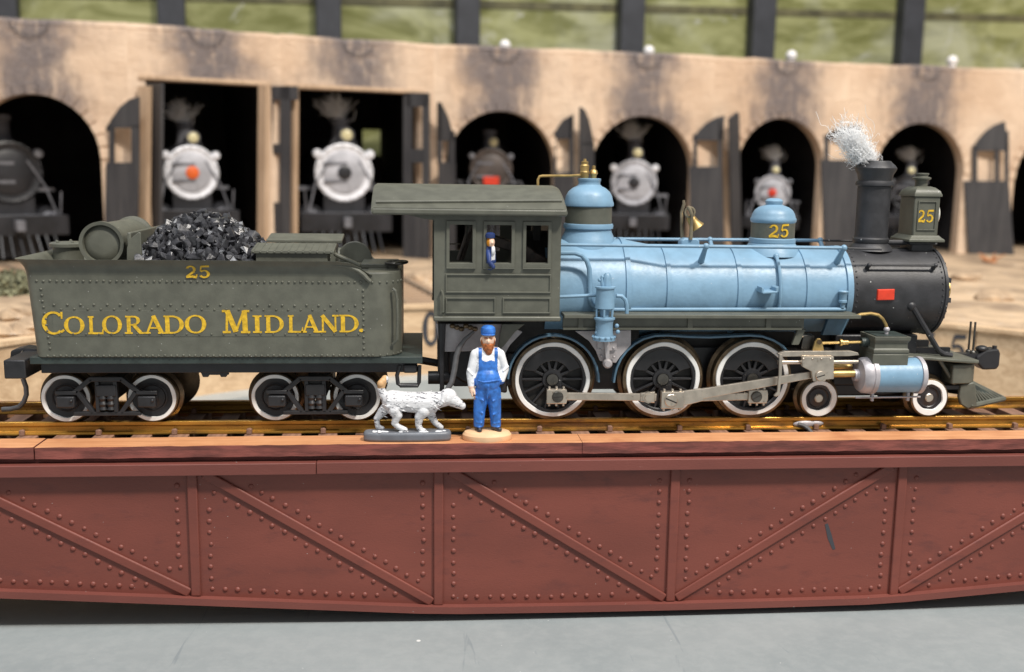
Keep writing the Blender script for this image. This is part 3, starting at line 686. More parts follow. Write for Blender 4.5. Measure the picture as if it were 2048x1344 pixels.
# ================================================================== TURNTABLE BRIDGE
BX0, BX1 = -150.0, 182.0
br = thing('turntable_bridge', 'oxide red riveted turntable bridge with orange wooden deck and brass rails', 'bridge', (50, 0, ZF))
SX = [-137.7, -90.8, -43.9, 3.0, 49.9, 96.8, 143.7]
def zbot(x):
    if x < 3: return -36.75+(3-x)*.0635
    if x > 96.8: return -36.6+(x-96.8)*.075
    return -36.75-.3*math.sin((x-3)/93.8*PI)
xs = [BX0+(BX1-BX0)*i/40 for i in range(41)]
def girder(Y, s, detail):
    """s = -1: face towards the viewer"""
    web = build(MB().prism([(x, zbot(x)) for x in xs]+[(BX1,-7.6),(BX0,-7.6)], Y, Y+1*(-s)), 'web_plate', M['maroon'], br, smooth=None)
    mb = MB()
    for a, b in zip(xs, xs[1:]):
        y0, y1 = (Y-1.5, Y+.2) if s < 0 else (Y-.2, Y+1.5)
        mb.add([(a,y0,zbot(a)-.15),(b,y0,zbot(b)-.15),(b,y1,zbot(b)-.15),(a,y1,zbot(a)-.15),(a,y0,zbot(a)+1.25),(b,y0,zbot(b)+1.25),(b,y1,zbot(b)+1.25),(a,y1,zbot(a)+1.25)], [(0,3,2,1),(4,5,6,7),(0,1,5,4),(1,2,6,5),(2,3,7,6),(3,0,4,7)])
    build(mb, 'bottom_flange', M['maroon2'], br, smooth=None)
    jx = at(633, 935, -20)[0]
    for a, b, dz in ((BX0, jx-.06, 0), (jx+.06, BX1, .06)):
        y0, y1 = (-20.7, -13.2) if s < 0 else (13.2, 20.7)
        build(MB().box(a, b, y0, y1, -7.75+dz, -5.5+dz), 'top_flange', M['maroon2'], br, smooth=30, bevel=.12)
    if not detail: return
    for x in SX[:]:
        build(MB().prism([(x-.95,zbot(x)+1.3),(x+.95,zbot(x)+1.3),(x+.95,-7.8),(x-.95,-7.8)], Y-.6, Y+.1), 'stiffener', M['maroon'], br, smooth=30, bevel=.25, seg=3)
    dg = []
    for i, (a, b) in enumerate(zip(SX, SX[1:])):
        if b <= 50: p0, p1 = (a+2.2, -7.9), (b-1.2, zbot(b)+1.9)
        else: p0, p1 = (a+1.2, zbot(a)+1.9), (b-2.2, -7.9)
        dg.append((p0, p1)); dx, dz = p1[0]-p0[0], p1[1]-p0[1]; l = math.hypot(dx, dz); nx, nz = -dz/l*.95, dx/l*.95
        build(MB().prism([(p0[0]-nx,p0[1]-nz),(p1[0]-nx,p1[1]-nz),(p1[0]+nx,p1[1]+nz),(p0[0]+nx,p0[1]+nz)], Y-.55, Y+.05), 'diagonal_brace', M['maroon'], br, smooth=30, bevel=.3, seg=3)
    pts = []
    def ok(x, z, i):
        (x0,z0),(x1,z1) = dg[i]; l = math.hypot(x1-x0, z1-z0); d = abs((x1-x0)*(z0-z)-(x0-x)*(z1-z0))/l
        return d > 1.9 and all((x-q[0])**2+(z-q[1])**2 > 1.5**2 for q in pts) and -9.3 > z > zbot(x)+2.2
    for i, (a, b) in enumerate(zip(SX, SX[1:])):
        (x0,z0),(x1,z1) = dg[i]; l = math.hypot(x1-x0, z1-z0); ux, uz = (x1-x0)/l, (z1-z0)/l
        for sgn in (-1, 1):
            k = 1.2
            while k < l:
                x, z = x0+ux*k-uz*2.35*sgn, z0+uz*k+ux*2.35*sgn
                if a+3 < x < b-3 and ok(x, z, i): pts.append((x, z))
                k += 2.52
        x = a+3.0
        while x < b-2.6:
            z = zbot(x)+2.75
            if ok(x, z, i): pts.append((x, z))
            x += 2.45
        for xx in (a+3.0, b-3.0):
            z = -10.4
            while z > zbot(xx)+2.6:
                if ok(xx, z, i): pts.append((xx, z))
                z -= 2.33
    pts = [(x+random.gauss(0,.09), z+random.gauss(0,.09)) for x, z in pts if -100 < x < 150]
    pts.sort(key=lambda q: abs(q[0]-20))
    rv = None
    for x, z in pts[:300]:
        if rv is None: rv = build(MB().dome((0,0,0), .52, .36, '-y', 10), 'rivet', M['maroon'], br, loc=(x, Y, z), smooth=60)
        else:
            c_ = clone(rv, br, (x, Y+random.uniform(0,.12), z), (0, random.uniform(0,6), 0)); q_ = random.uniform(.88,1.1); c_.scale = (q_, 1, q_)
    mb = MB()
    for x, z in pts[300:]: mb.dome((x, Y, z), .52, .36, '-y', 8)
    o = build(mb, 'outer_rivets', M['maroon'], br, smooth=60); o['kind'] = 'stuff'
girder(-18.5, -1, True); girder(18.5, 1, False)
# a stray brush mark of dark paint
P = [at(x, y, -18.6) for x, y in ((1650,1049),(1656,1047),(1663,1068),(1671,1098),(1666,1100),(1656,1078))]
tag(build(MB().prism(P, -18.56, -18.4), 'paint_mark', M['post'], br, smooth=None), 'dark dab of paint on the red web plate')
# filler under the deck, black sheet coloured as the shaded void below the ties, centre pivot
build(MB().box(BX0, BX1, -18.2, -13.2, -5.5, -4.55), 'filler_strip', M['edge'], br, smooth=None)
build(MB().box(BX0, BX1, -13.1, 13.1, -7.2, -6.2), 'shade_underlay', M['near_black'], br, smooth=None)
build(MB().lathe([(0,ZF),(15,ZF),(14,-30),(12,-8),(0,-8)], (50,0,0), 'z', 24), 'pivot', M['near_black'], br)
# deck boards
def board(x0, x1, y0, y1, tilt=0, warp=0):
    n = max(2, int((x1-x0)/2.2)); vs = []; fs = []; mi = []
    for i in range(n+1):
        x = x0+(x1-x0)*i/n; t = i/n; dz = tilt*(t-.5)+warp*math.sin(t*PI); j = random.uniform(-.12, .12)
        vs += [(x, y0+j*.5, -4.5+dz+random.uniform(-.08,.08)), (x, y0+j+.1, -3.3+dz), (x, y0+random.uniform(0,.22), -2.3+dz+random.uniform(-.05,.04)), (x, y0+.6, -2.27+dz), (x, y1, -2.3+dz), (x, y1, -4.5+dz)]
    m_ = 6
    for i in range(n):
        for j in range(m_):
            fs.append((i*m_+j, i*m_+(j+1) % m_, (i+1)*m_+(j+1) % m_, (i+1)*m_+j)); mi.append(1 if j in (0, 1, 5) and y0 < 0 else 0)
    fs += [tuple(range(m_)), tuple(n*m_+k for k in range(m_-1, -1, -1))]; mi += [1, 1]
    mb = MB(); mb.v = vs; mb.f = fs; mb.mi = mi; return mb
for a, b, t_, w_ in ((BX0, at(66, 900, -19.6)[0], .1, 0), (at(69, 900, -19.6)[0], 30.9, .12, .12), (31.0, BX1, -.1, .06)):
    build(board(a, b, -19.6, -12.9, t_, w_), 'deck_board', [M['deck'], M['edge']], br, smooth=30)
for a, b in ((BX0, 10), (10.15, BX1)):
    build(board(a, b, 12.9, 19.6), 'deck_board', [M['deck'], M['edge']], br, smooth=30)
# ties, rails, rail clips
g0 = at(160, 872, -13)[0]; pitch = 7.25; first = None; clip = None; clipf = None
for k in range(-9, 33):
    x = g0+pitch*(k+.5)
    if not BX0+3 < x < BX1-3: continue
    if first is None: first = build(MB().box(-1.85, 1.85, -12.85, 12.85, -2.6, 0), 'tie', M['tie'], br, loc=(x,0,-2.5), smooth=30, bevel=.1)
    else: clone(first, br, (x+random.uniform(-.1,.1), 0, -2.5+random.uniform(-.06,.03)), (0, 0, random.uniform(-.008,.008)))
    if k % 2 == 0:
        for yy in (-10.05, 7.45):
            if clip is None: clip = build(MB().prism([(-.5,0),(.5,0),(.5,.95),(.1,1.15),(-.5,1.05)], -.45, .55), 'rail_clip', M['tie'], br, loc=(x-1.0, yy, -2.45), smooth=None, bevel=.12)
            else: clone(clip, br, (x-1.0, yy, -2.45), (0, 0, random.uniform(-.2,.2)))
prof = [(-1.15,-2.48),(1.15,-2.48),(1.15,-2.15),(.3,-1.85),(.25,-.95),(.5,-.75),(.5,-.08),(.4,0),(-.4,0),(-.5,-.08),(-.5,-.75),(-.25,-.95),(-.3,-1.85),(-1.15,-2.15)]
for yy in (-8.75, 8.75):
    build(MB().prism([(p[0]+yy, p[1]) for p in prof], BX0, BX1, 'x'), 'rail', M['rail'], br, smooth=None, bevel=.06)
# solder joint and feeder wire on the near rail
x, z = at(1610, 848, -9.3)
mb = MB().ball((x,-9.35,z), (2.6,.42,.75), 16, 8); mb.ball((x+2.4,-9.3,z+.1), (1.6,.35,.55), 12, 8)
build(mb, 'solder_blob', M['silver'], br)
mb = MB().tube([(x-1.6,-9.6,z+.1),(x-.6,-10.0,z-.1),(x+.3,-10.4,z-.7),(x+.9,-11.2,z-1.5),(x+1.0,-11.6,z-3)], .42, 8)
build(mb, 'feeder_wire', M['hose'], br)

# ================================================================== LOCOMOTIVE
loco = thing('locomotive', 'sky blue and olive model steam locomotive number 25 on the turntable', 'locomotive', (60, 0, 0))
BZ = 25.6
def X(px, py=560, Y=0): return at(px, py, Y)[0]
def Zc(px, py, Y=0): return at(px, py, Y)[1]
# ---- boiler barrel (wagon top at the firebox end)
xa, xt0, xt1, xe = 24.5, X(1256, 560, -9.3), X(1332, 560, -9.3), X(1711, 580, -9.3)
bo = build(MB().lathe([(0,xa),(10.5,xa),(10.6,xt0),(9.15,xt1),(9.12,xe-.2),(8.6,xe),(0,xe)], (0,0,BZ), 'x', 72), 'boiler', M['blue'], loco)
for px, rr_, wd in ((1256,10.68,1.2), (1340,9.19,1.1), (1482,9.17,1.1), (1620,9.16,1.1), (1703,9.28,1.4)):
    x = X(px, 570, -9.3)
    build(MB().lathe([(rr_-.3,x-wd/2),(rr_+.24,x-wd/2+.1),(rr_+.24,x+wd/2-.1),(rr_-.3,x+wd/2)], (0,0,BZ), 'x', 72), 'boiler_band', M['blue'], bo)
# firebox sides below the running board, run back under the cab as dark fill
build(MB().box(3, 44, -7.5, 7.5, 9, 21), 'firebox', M['near_black'], loco)
build(MB().box(44.5, 90, -3.4, 3.4, 8, 18.5), 'boiler_dark_fill', M['near_black'], loco)  # added dark block, fills the bright gap below the boiler
# ---- smokebox
x0, x1 = xe, X(1897, 585, -9.3)
sb = build(MB().lathe([(9.1,x0-.5),(9.2,x0),(9.2,x1-.25),(8.9,x1+.1),(7.4,x1+.2),(7.3,x1+.7),(6.8,x1+1.2),(5,x1+2.4),(2.6,x1+3.4),(0,x1+3.7)], (0,0,BZ), 'x', 72), 'smokebox', M['smokebox'], loco)
build(MB().lathe([(9.2,x1-.6),(9.45,x1-.5),(9.45,x1+.1),(9.1,x1+.25)], (0,0,BZ), 'x', 72), 'front_ring', M['smokebox'], sb)
mb = MB()
for i in range(22):
    a = 2*PI*(i+.5)/22; mb.ball((x1+.35, 8.3*math.cos(a), BZ+8.3*math.sin(a)), (.55,.42,.42), 8, 6)
for i in range(10):
    a = 2*PI*(i+.3)/10; mb.box(x1+.4, x1+2.0, 6.7*math.cos(a)-.3, 6.7*math.cos(a)+.3, BZ+6.7*math.sin(a)-.5, BZ+6.7*math.sin(a)+.5)
build(mb, 'door_dogs', M['smokebox'], sb)
build(MB().lathe([(2.5,x1+3.0),(2.55,x1+4.1),(2.2,x1+4.3),(2.0,x1+4.0),(0,x1+4.0)], (0,0,BZ+.2), 'x', 28), 'number_disc', M['brass'], sb)
mb = MB()
for xx in (x0+.5, x1-1.1):
    for i in range(46):
        a = 2*PI*i/46; mb.ball((xx, 9.22*math.cos(a), BZ+9.22*math.sin(a)), .2, 6, 4)
build(mb, 'rivets', M['smokebox'], sb)['kind'] = 'stuff'
# red builder's plate on the smokebox side
px_, pz_ = at(1772, 590, -9.4)
mb = MB(); a0 = math.asin((pz_-BZ)/9.25)
for j in range(2):
    rr_ = 9.15+j*.45; hw_, hh_ = (1.9, 1.2) if j == 0 else (1.75, 1.05)
    mb.add([(px_-hw_,-rr_*math.cos(a0-hh_/9.4),BZ+rr_*math.sin(a0-hh_/9.4)),(px_+hw_,-rr_*math.cos(a0-hh_/9.4),BZ+rr_*math.sin(a0-hh_/9.4)+.08),(px_+hw_,-rr_*math.cos(a0+hh_/9.4),BZ+rr_*math.sin(a0+hh_/9.4)+.08),(px_-hw_,-rr_*math.cos(a0+hh_/9.4),BZ+rr_*math.sin(a0+hh_/9.4))], [(0,1,2,3)])
mb.f += [(0,1,5,4),(1,2,6,5),(2,3,7,6),(3,0,4,7)]; mb.mi += [0]*4
tag(build(mb, 'builder_plate', M['red'], sb, smooth=None, bevel=.1), 'small bright red rectangular plate')
# handrail on the smokebox
def rail_on(pts, r, name, mat, par, posts, drop=1.6):
    o = build(MB().tube(pts, r, 8), name, M[mat], par)
    for p in posts:
        p = Vector(p); c = Vector((p.x, 0, BZ)); d = (c-p).normalized()
        build(MB().ball(p, r*1.9, 10, 7).cyl(p, p+d*drop, r*1.15, r*1.9, 8), 'stanchion', M[mat], o)
    return o
za = Zc(1740, 530, -8.2)
rail_on([(X(1738,528,-8.2),-8.35,za),(X(1870,533,-8.2),-8.35,za)], .26, 'smokebox_handrail', 'smokebox', loco, [(X(1738,528,-8.2),-8.35,za),(X(1870,533,-8.2),-8.35,za)], 1.3)
# ---- running-length handrails
hx0, hx1 = 25.5, X(1692, 494, -9.6); hz = 35.45
rail_on([(hx0,-9.7,hz+.12),(X(1250,492,-9.7),-9.75,hz+.05),(X(1412,493,-9.7),-9.7,hz),(hx1,-9.6,hz-.1)], .36, 'handrail', 'blue', loco, [(X(1412,494,-9.7),-9.7,hz),(X(1688,494,-9.6),-9.6,hz-.1)], 4.6)
rail_on([(hx0+8,9.7,hz),(X(1642,477,9.7),9.6,hz+.1)], .36, 'handrail', 'blue', loco, [(X(1420,479,9.7),9.7,hz),(X(1640,477,9.7),9.6,hz+.1)], 4.6)
build(MB().tube([(X(1642,477,9.6),9.6,hz+.05),(X(1760,480,9.6),9.6,hz)], .25, 6), 'far_handrail_end', M['smokebox'], loco)
build(MB().tube([(X(1697,494,-9.6),-9.3,hz-.2),(X(1765,494,-9.3),-8.9,hz-.4)], .25, 6), 'handrail_end', M['smokebox'], loco)
# ---- domes, turned from their outlines (half width px, y px) at the centre line
def turned(cx, prof, name, mat, par, n=48, Y=0, close=True):
    s = F_PX/((Vector((X(cx,430,Y), Y, 36))-CAM).dot(_f)); P = [(hw/s, Zc(cx, y, Y)) for hw, y in prof]
    if close: P.append((0, P[-1][1]))
    return build(MB().lathe(P, (X(cx, 430, Y), Y, 0), 'z', n), name, M[mat], par)
CX = 1177
sd = turned(CX, [(62,520),(59,500),(57,487),(52,474),(47,463),(46,456),(46,448)], 'steam_dome', 'blue', loco, close=False)
turned(CX, [(46,457),(49.5,456),(50,451),(49,447),(45,446)], 'ring', 'blue', sd, close=False)
turned(CX, [(46.3,448),(46.5,444),(46.3,412)], 'painted_band', 'green', sd, close=False)
turned(CX, [(46,413),(49.5,411),(49.8,406),(47.5,400),(46,392),(41,383),(33,376),(25,372),(22,369),(21.5,366),(22,363),(23,361),(23,357.5),(21,356.5)], 'dome_cap', 'blue', sd)
CS = 1547
nd = turned(CS, [(58,510),(53,498),(48,490),(45,486),(45,480)], 'sand_dome', 'blue', loco, close=False)
turned(CS, [(44,486),(45.5,484),(45.5,477),(43,475)], 'ring', 'blue', nd, close=False)
turned(CS, [(42.8,478),(43,474),(43,444)], 'painted_band', 'green', nd, close=False)
turned(CS, [(43,445),(45,442),(45,437),(43,434),(41.5,428),(37,420),(29,414),(20,411),(16,409),(17,406),(17.5,402),(14,398),(8,396.5)], 'dome_cap', 'blue', nd)
def wrap_number(cx, y0, y1, px0, px1, rad, par, Y0=0):
    """25 painted round a dome"""
    xc = X(cx, 460, Y0); z0 = Zc(cx, y0, -rad); h = Zc(cx, y1, -rad)-z0; mb = MB()
    u0, u1 = X(px0, 460, -rad)-xc, X(px1, 460, -rad)-xc; gw = (u1-u0)
    tx = [('2', u0, u0+gw*.5, h), ('5', u0+gw*.54, u1, h)]
    write(mb, tx, lambda u, v, d: (xc+(rad+d)*math.sin(u/rad), -(rad+d)*math.cos(u/rad), z0+v+u*.03), .07)
    return tag(build(mb, 'number', M['gold'], par, smooth=None), 'yellow hand-painted 25')
wrap_number(CS, 475, 449, 1538, 1579, 43/9.35+.02, nd)
# whistle, safety valve and pipe in brass
mb = MB(); 
xw = X(1168,345); zw = Zc(1168,357)
mb.lathe([(.6,zw-.3),(.85,zw+.3),(.9,zw+.9),(1.0,zw+1.3),(.85,zw+1.6),(.95,zw+2.6),(.7,zw+2.9),(.75,zw+3.4),(.35,zw+3.6),(.3,zw+4.0),(0,zw+4.0)], (xw,-.8,0), 'z', 12)
build(mb, 'whistle', M['brass'], sd)
xv = X(1187,345)
build(MB().lathe([(.55,zw-.3),(.6,zw+.6),(.9,zw+1.0),(.75,zw+1.6),(.4,zw+1.9),(.35,zw+2.6),(0,zw+2.7)], (xv,-.2,0), 'z', 12), 'safety_valve', M['brass'], sd)
zp = Zc(1110,352); 
build(MB().tube([(X(1075,372),-.8,Zc(1075,374)),(X(1075,355),-.8,zp-.8),(X(1078,352),-.8,zp-.15),(X(1084,352),-.8,zp),(X(1140,351),-.8,zp+.1),(xw-.5,-.8,zw+.7)], .27, 8), 'whistle_pipe', M['brass'], sd)
# base saddle of the steam dome onto the barrel is its flare; bell
bx = X(1378,470); bz = Zc(1378,484)
be = build(MB().prism([(bx-2.1,bz-1.6),(bx+2.1,bz-1.6),(bx+1.9,bz+.4),(bx+1.2,bz+.9),(bx-1.2,bz+.9),(bx-1.9,bz+.4)], -1.6, 1.6), 'bell_stand', M['blue'], loco, smooth=30, bevel=.3)
T = lambda px, py: (X(px,py), Zc(px,py))
p = [T(1377,478), T(1379,455), T(1380,432), T(1377,420), T(1372,412)]
build(MB().tube([(q[0],-1.6,q[1]) for q in p], [.42,.36,.34,.4,.3], 8), 'bell_yoke', M['yoke'], be)
p = [T(1368,478), T(1366,455), T(1366,425), T(1371,408), T(1370,401)]
build(MB().tube([(q[0],1.2,q[1]) for q in p], [.42,.34,.34,.36,.3], 8), 'bell_yoke', M['yoke'], be)
build(MB().tube([(T(1377,424)[0]+1.0*math.cos(k*PI/6), -1.2, T(1377,424)[1]+1.0*math.sin(k*PI/6)) for k in range(12)], .24, 6, closed=True), 'bell_crank', M['yoke'], be)
bc = T(1377,432)
mb = MB().lathe([(0,.3),(.8,.2),(1.25,-.4),(1.4,-1.4),(1.6,-2.4),(2.0,-3.3),(2.35,-3.9),(2.3,-4.1),(1.9,-3.6)], (0,0,0), 'z', 28)
R3 = Matrix.Rotation(math.radians(-34), 3, 'Y'); mb.v = [tuple(R3 @ (Vector(q)*.72)+Vector((bc[0]+.2,-.2,bc[1]))) for q in mb.v]
build(mb, 'bell', M['brass'], be)
# ---- smokestack
stk = turned(1745, [(44,500),(38,490),(33,486),(35,482),(35,477),(32,474),(31.5,470),(32,372)], 'smokestack', 'smokebox', loco, close=False)
turned(1745, [(32,373),(36,371),(36.5,367),(35,363),(32,361),(34,350),(39.5,339),(40,336),(36,330),(30,325),(28,322),(25,321.5),(24,330),(23,345)], 'stack_cap', 'smokebox', stk)
# ---- headlight
hx, hzb = X(1825, 470, -3.5), Zc(1825, 474, -3.5)
hw_ = X(1876, 470, -3.5)-hx; ztp = Zc(1825, 392, -3.5)
hl = build(MB().box(hx, hx+hw_, -3.4, 3.4, hzb, ztp), 'headlight', M['green'], loco, bevel=.3)
def rect_loft(mb, rings):
    """rings: (x0,x1,y0,y1,z)"""
    vs = []
    for x0_, x1_, y0_, y1_, z_ in rings: vs += [(x0_,y0_,z_),(x1_,y0_,z_),(x1_,y1_,z_),(x0_,y1_,z_)]
    fs = [(i*4+j, i*4+(j+1) % 4, i*4+4+(j+1) % 4, i*4+4+j) for i in range(len(rings)-1) for j in range(4)]
    fs += [(3,2,1,0), tuple(range(len(vs)-4, len(vs)))]
    return mb.add(vs, fs)
ha, hb_ = hx, hx+hw_
build(rect_loft(MB(), [(ha-1.1,hb_+1.1,-4.5,4.5,hzb-1.0),(ha-1.1,hb_+1.1,-4.5,4.5,hzb-.5),(ha-.6,hb_+.6,-4.0,4.0,hzb-.1),(ha-.2,hb_+.2,-3.6,3.6,hzb+.35)]), 'base_plate', M['green'], hl, smooth=20, bevel=.08)
build(rect_loft(MB(), [(ha-.25,hb_+.25,-3.65,3.65,ztp-.1),(ha-.25,hb_+.25,-3.65,3.65,ztp+.3),(ha+.1,hb_-.1,-3.3,3.3,ztp+1.1),(ha+.8,hb_-.8,-2.4,2.4,ztp+1.75),(ha+1.5,hb_-1.5,-1.6,1.6,ztp+2.0)]), 'hood', M['green'], hl, smooth=40, bevel=.06)
hc = ((ha+hb_)/2, 0)
build(MB().lathe([(1.35,ztp+1.5),(1.25,ztp+2.4),(1.3,ztp+3.2),(1.9,ztp+3.5),(1.95,ztp+3.8),(1.3,ztp+4.0),(1.25,ztp+4.3),(1.45,ztp+4.5),(1.4,ztp+4.75),(0,ztp+4.8)], (*hc,0), 'z', 20), 'chimney', M['green'], hl)
fr_ = MB(); a_, b_ = ha+.75, hb_-.75; c_, d_ = hzb+1.4, ztp-1.0
for q in ((a_,b_,c_,c_+.25),(a_,b_,d_-.25,d_),(a_,a_+.25,c_+.25,d_-.25),(b_-.25,b_,c_+.25,d_-.25)): fr_.box(q[0],q[1],-3.62,-3.35,q[2],q[3])
build(fr_, 'panel_frame', M['green'], hl, bevel=.05, smooth=None)
n0, n1 = X(1835,430,-3.5), X(1868,430,-3.5); nz0, nz1 = Zc(1850,445,-3.5), Zc(1850,420,-3.5)
mb = MB(); write(mb, [('2',n0,n0+(n1-n0)*.48,nz1-nz0),('5',n0+(n1-n0)*.53,n1,nz1-nz0)], lambda u, v, d: (u,-3.4-d,nz0+v), .07)
tag(build(mb, 'number', M['gold'], hl, smooth=None), 'small yellow hand-painted 25')
build(MB().lathe([(2.5,hb_-.1),(2.6,hb_+.5),(2.3,hb_+.75),(2.1,hb_+.55),(0,hb_+.95)], (0,0,Zc(1876,428,0)), 'x', 28), 'lens', M['glass'], hl)
build(MB().box(ha+.4, hb_-.4, -2.8, 2.8, 33.6, hzb-.9).box(ha-.4, hb_+.3, -3.3, 3.3, hzb-1.7, hzb-1.0), 'bracket', M['smokebox'], hl, bevel=.3)
build(MB().cyl((X(1765,482),-1.5,hzb-1.3),(ha-.3,-1.5,hzb-1.3), .55, n=10), 'conduit', M['smokebox'], hl)
# ---- running boards
rbx0, rbx1 = 1.6, X(1722, 632, -14.6)
for s in (-1, 1):
    y0, y1 = sorted((s*14.8, s*8.5))
    o = build(MB().box(27.5, rbx1, y0, y1, 21.55, 22.25), 'running_board', M['green'], loco, bevel=.08)
    y0, y1 = sorted((s*13.2, s*12.2))
    vx1 = X(1607, 655, -13)
    build(MB().box(27.5, vx1, y0, y1, 19.3, 21.5), 'valance', M['green'], o, bevel=.1)
    y0, y1 = sorted((s*13.6, s*13.15))
    for q in (30.5, 52.5, 68.5): build(MB().box(q, q+1, y0, y1, 19.2, 21.5), 'valance_rib', M['green'], o, smooth=None)
    build(MB().box(27.5, vx1-.5, y0-.02, y1+.02, 19.1, 19.55), 'valance_lip', M['green'], o, smooth=None)
    P = [at(a_, b_, -13) for a_, b_ in ((1596,659),(1612,659),(1598,690),(1584,690))]
    y0, y1 = sorted((s*12.9, s*12.2)); build(MB().prism(P, y0, y1), 'brace', M['green'], o, bevel=.08)
    P = [at(a_, b_, -10.5) for a_, b_ in ((1662,640),(1702,640),(1688,672),(1650,672))]
    y0, y1 = sorted((s*9.2, s*8.0)); build(MB().prism(P, y0, y1), 'boiler_saddle_plate', M['slate_blue'], o)
# blue pipe lying along the running board, filler cup, step, dome sand pipe
zz = Zc(1400, 619, -9.8)
pr = build(MB().tube([(X(1225,622,-10.2),-10.2,zz-.05),(X(1690,614,-9.9),-9.9,zz+.1)], .42, 10), 'delivery_pipe', M['blue'], loco)
xx, zz2 = at(1686, 590, -9.9)
build(MB().lathe([(.9,zz2+.9),(1.05,zz2+.7),(.8,zz2+.3),(.75,zz2-1.0),(.85,zz2-1.1),(.85,zz2-1.5),(.5,zz2-1.6),(.45,zz2-2.6),(0,zz2-2.6)][::-1]+[(.4,zz2+.95),(0,zz2+.6)], (xx,-10.0,0), 'z', 16), 'check_valve', M['blue'], pr)
sx_, sz_ = at(1536, 583, -11)
st = build(MB().prism([(sx_-1.5,sz_-.35),(sx_+1.5,sz_-.15),(sx_+1.5,sz_+.25),(sx_-1.5,sz_+.05)], -12.4, -8.8), 'boiler_step', M['blue'], loco, bevel=.1)
build(MB().prism([(sx_+1.2,sz_),(sx_+1.75,sz_),(sx_+1.75,sz_+1.2),(sx_+1.2,sz_+.9)], -12.3, -9.2), 'step_cheek', M['blue'], st, bevel=.1)
build(MB().prism([(sx_-1.75,sz_-.2),(sx_-1.3,sz_-.2),(sx_-1.3,sz_+.7),(sx_-1.75,sz_+1.0)], -12.3, -9.2), 'step_cheek', M['blue'], st, bevel=.1)
xs_ = X(1561, 560, -9.3); pts = []
for k in range(15):
    a = math.radians(52-k*5.4); pts.append((xs_, -9.75*math.cos(a), BZ+9.75*math.sin(a)))
build(MB().tube(pts, [.55]+[.36]*14, 8).ball(pts[0], .62, 10, 7), 'sand_pipe', M['blue'], loco)
# pipes behind the air pump
p = [at(a_, b_, -11.2) for a_, b_ in ((1118,506),(1150,506),(1164,511),(1174,522),(1179,538),(1180,560),(1180,596),(1184,608),(1192,616),(1206,619))]
build(MB().tube([(q[0],-11.0,q[1]) for q in p], .5, 10), 'steam_pipe', M['blue'], loco)
p = [at(a_, b_, -12.5) for a_, b_ in ((1118,594),(1165,592),(1200,590))]
build(MB().tube([(q[0],-12.3,q[1]) for q in p], .36, 8), 'air_pipe', M['blue'], loco)
p = [at(a_, b_, -12.5) for a_, b_ in ((1232,591),(1243,592),(1250,599),(1253,610),(1253,628))]
build(MB().tube([(q[0],-12.8,q[1]) for q in p], .42, 8), 'exhaust_pipe', M['blue'], loco)
# ---- air pump
PY = -14.6
ap = turned(1215, [(10,636),(10,617),(20,616),(19.2,600),(18.3,584),(18.3,577),(20.5,576),(20.5,573),(9,572)], 'air_pump', 'blue', loco, 28, PY)
turned(1215, [(15,681),(23,680),(23,674),(19,671),(17.5,662),(17.5,646),(19,640),(21.5,638),(21.5,634.5),(15,633)], 'lower_cylinder', 'blue', ap, 28, PY)
pc = Vector((X(1215,430,PY), PY, 0))
mb = MB()
for a in range(6):
    q = pc+Vector((1.75*math.cos(a*PI/3+.3), 1.75*math.sin(a*PI/3+.3), 0)); mb.cyl((q.x,q.y,Zc(1215,617,PY)),(q.x,q.y,Zc(1215,635,PY)), .22, n=6)
build(mb, 'tie_rods', M['blue'], ap)
mb = MB()
z1_, z2_ = Zc(1215,572,PY), Zc(1215,546,PY)
mb.lathe([(.95,z1_-.2),(.85,z1_+1.5),(.7,z1_+2.2),(.4,z2_),(0,z2_)], (pc.x+.3,PY,0), 'z', 10); mb.cyl((pc.x-.6,PY-.3,z1_),(pc.x-.9,PY-.3,z1_+1.7), .35, n=8); mb.ball((pc.x-1.2,PY-.2,z1_+1.2), .4, 8, 6); mb.ball((pc.x-.7,PY-.2,z1_+1.8), .36, 8, 6)
build(mb, 'pump_head', M['blue'], ap)
mb = MB()
for (a_, b_) in ((1196,655),(1234,652),(1236,664),(1194,666)): q = at(a_, b_, PY-.5); mb.ball((q[0],PY-.3,q[1]), .45, 8, 6)
for a in range(12): mb.ball((pc.x+2.2*math.cos(a*PI/6), PY+2.2*math.sin(a*PI/6), Zc(1215,673,PY)), .28, 6, 4)
build(mb, 'bosses', M['blue'], ap)
# ---- plates under the running board
def pplate(px, Y0, Y1, name, mat, par=None, bevel=.1):
    return build(MB().prism([at(a_, b_, Y0) for a_, b_ in px], Y0, Y1), name, M[mat], par or loco, smooth=None, bevel=bevel)
pl = pplate([(1150,662),(1262,660),(1262,690),(1240,714),(1232,726),(1200,722),(1192,702),(1178,682)], -11.4, -10.6, 'hanger_plate', 'plate')
pplate([(1194,676),(1234,676),(1233,700),(1216,702),(1214,698),(1195,700)], -11.9, -11.4, 'hanger_pad', 'plate', pl)
mb = MB()
for a_, b_ in ((1201,683),(1227,682),(1200,699),(1227,696),(1203,712),(1228,714)): q = at(a_, b_, -11.9); mb.dome((q[0],-11.85,q[1]), .3, .25, '-y', 8)
build(mb, 'bolts', M['plate'], pl)
pplate([(1208,680),(1219,680),(1219,722),(1212,722)], -12.5, -11.9, 'swing_link', 'plate', pl)
q = at(1215, 727, -12.5); build(MB().lathe([(0,-.9),(.6,-.9),(.95,-.5),(.95,.4),(0,.4)], (q[0],-12.3,q[1]), 'y', 16), 'link_pin', M['plate'], pl)
pl = pplate([(872,648),(1012,648),(1045,664),(1020,690),(1008,712),(960,702),(880,704)], -10.6, -9.8, 'frame_plate', 'plate')
pplate([(1004,648),(1050,648),(1030,664),(1008,692),(994,706)], -12.2, -11.6, 'plate_edge', 'green', pl)
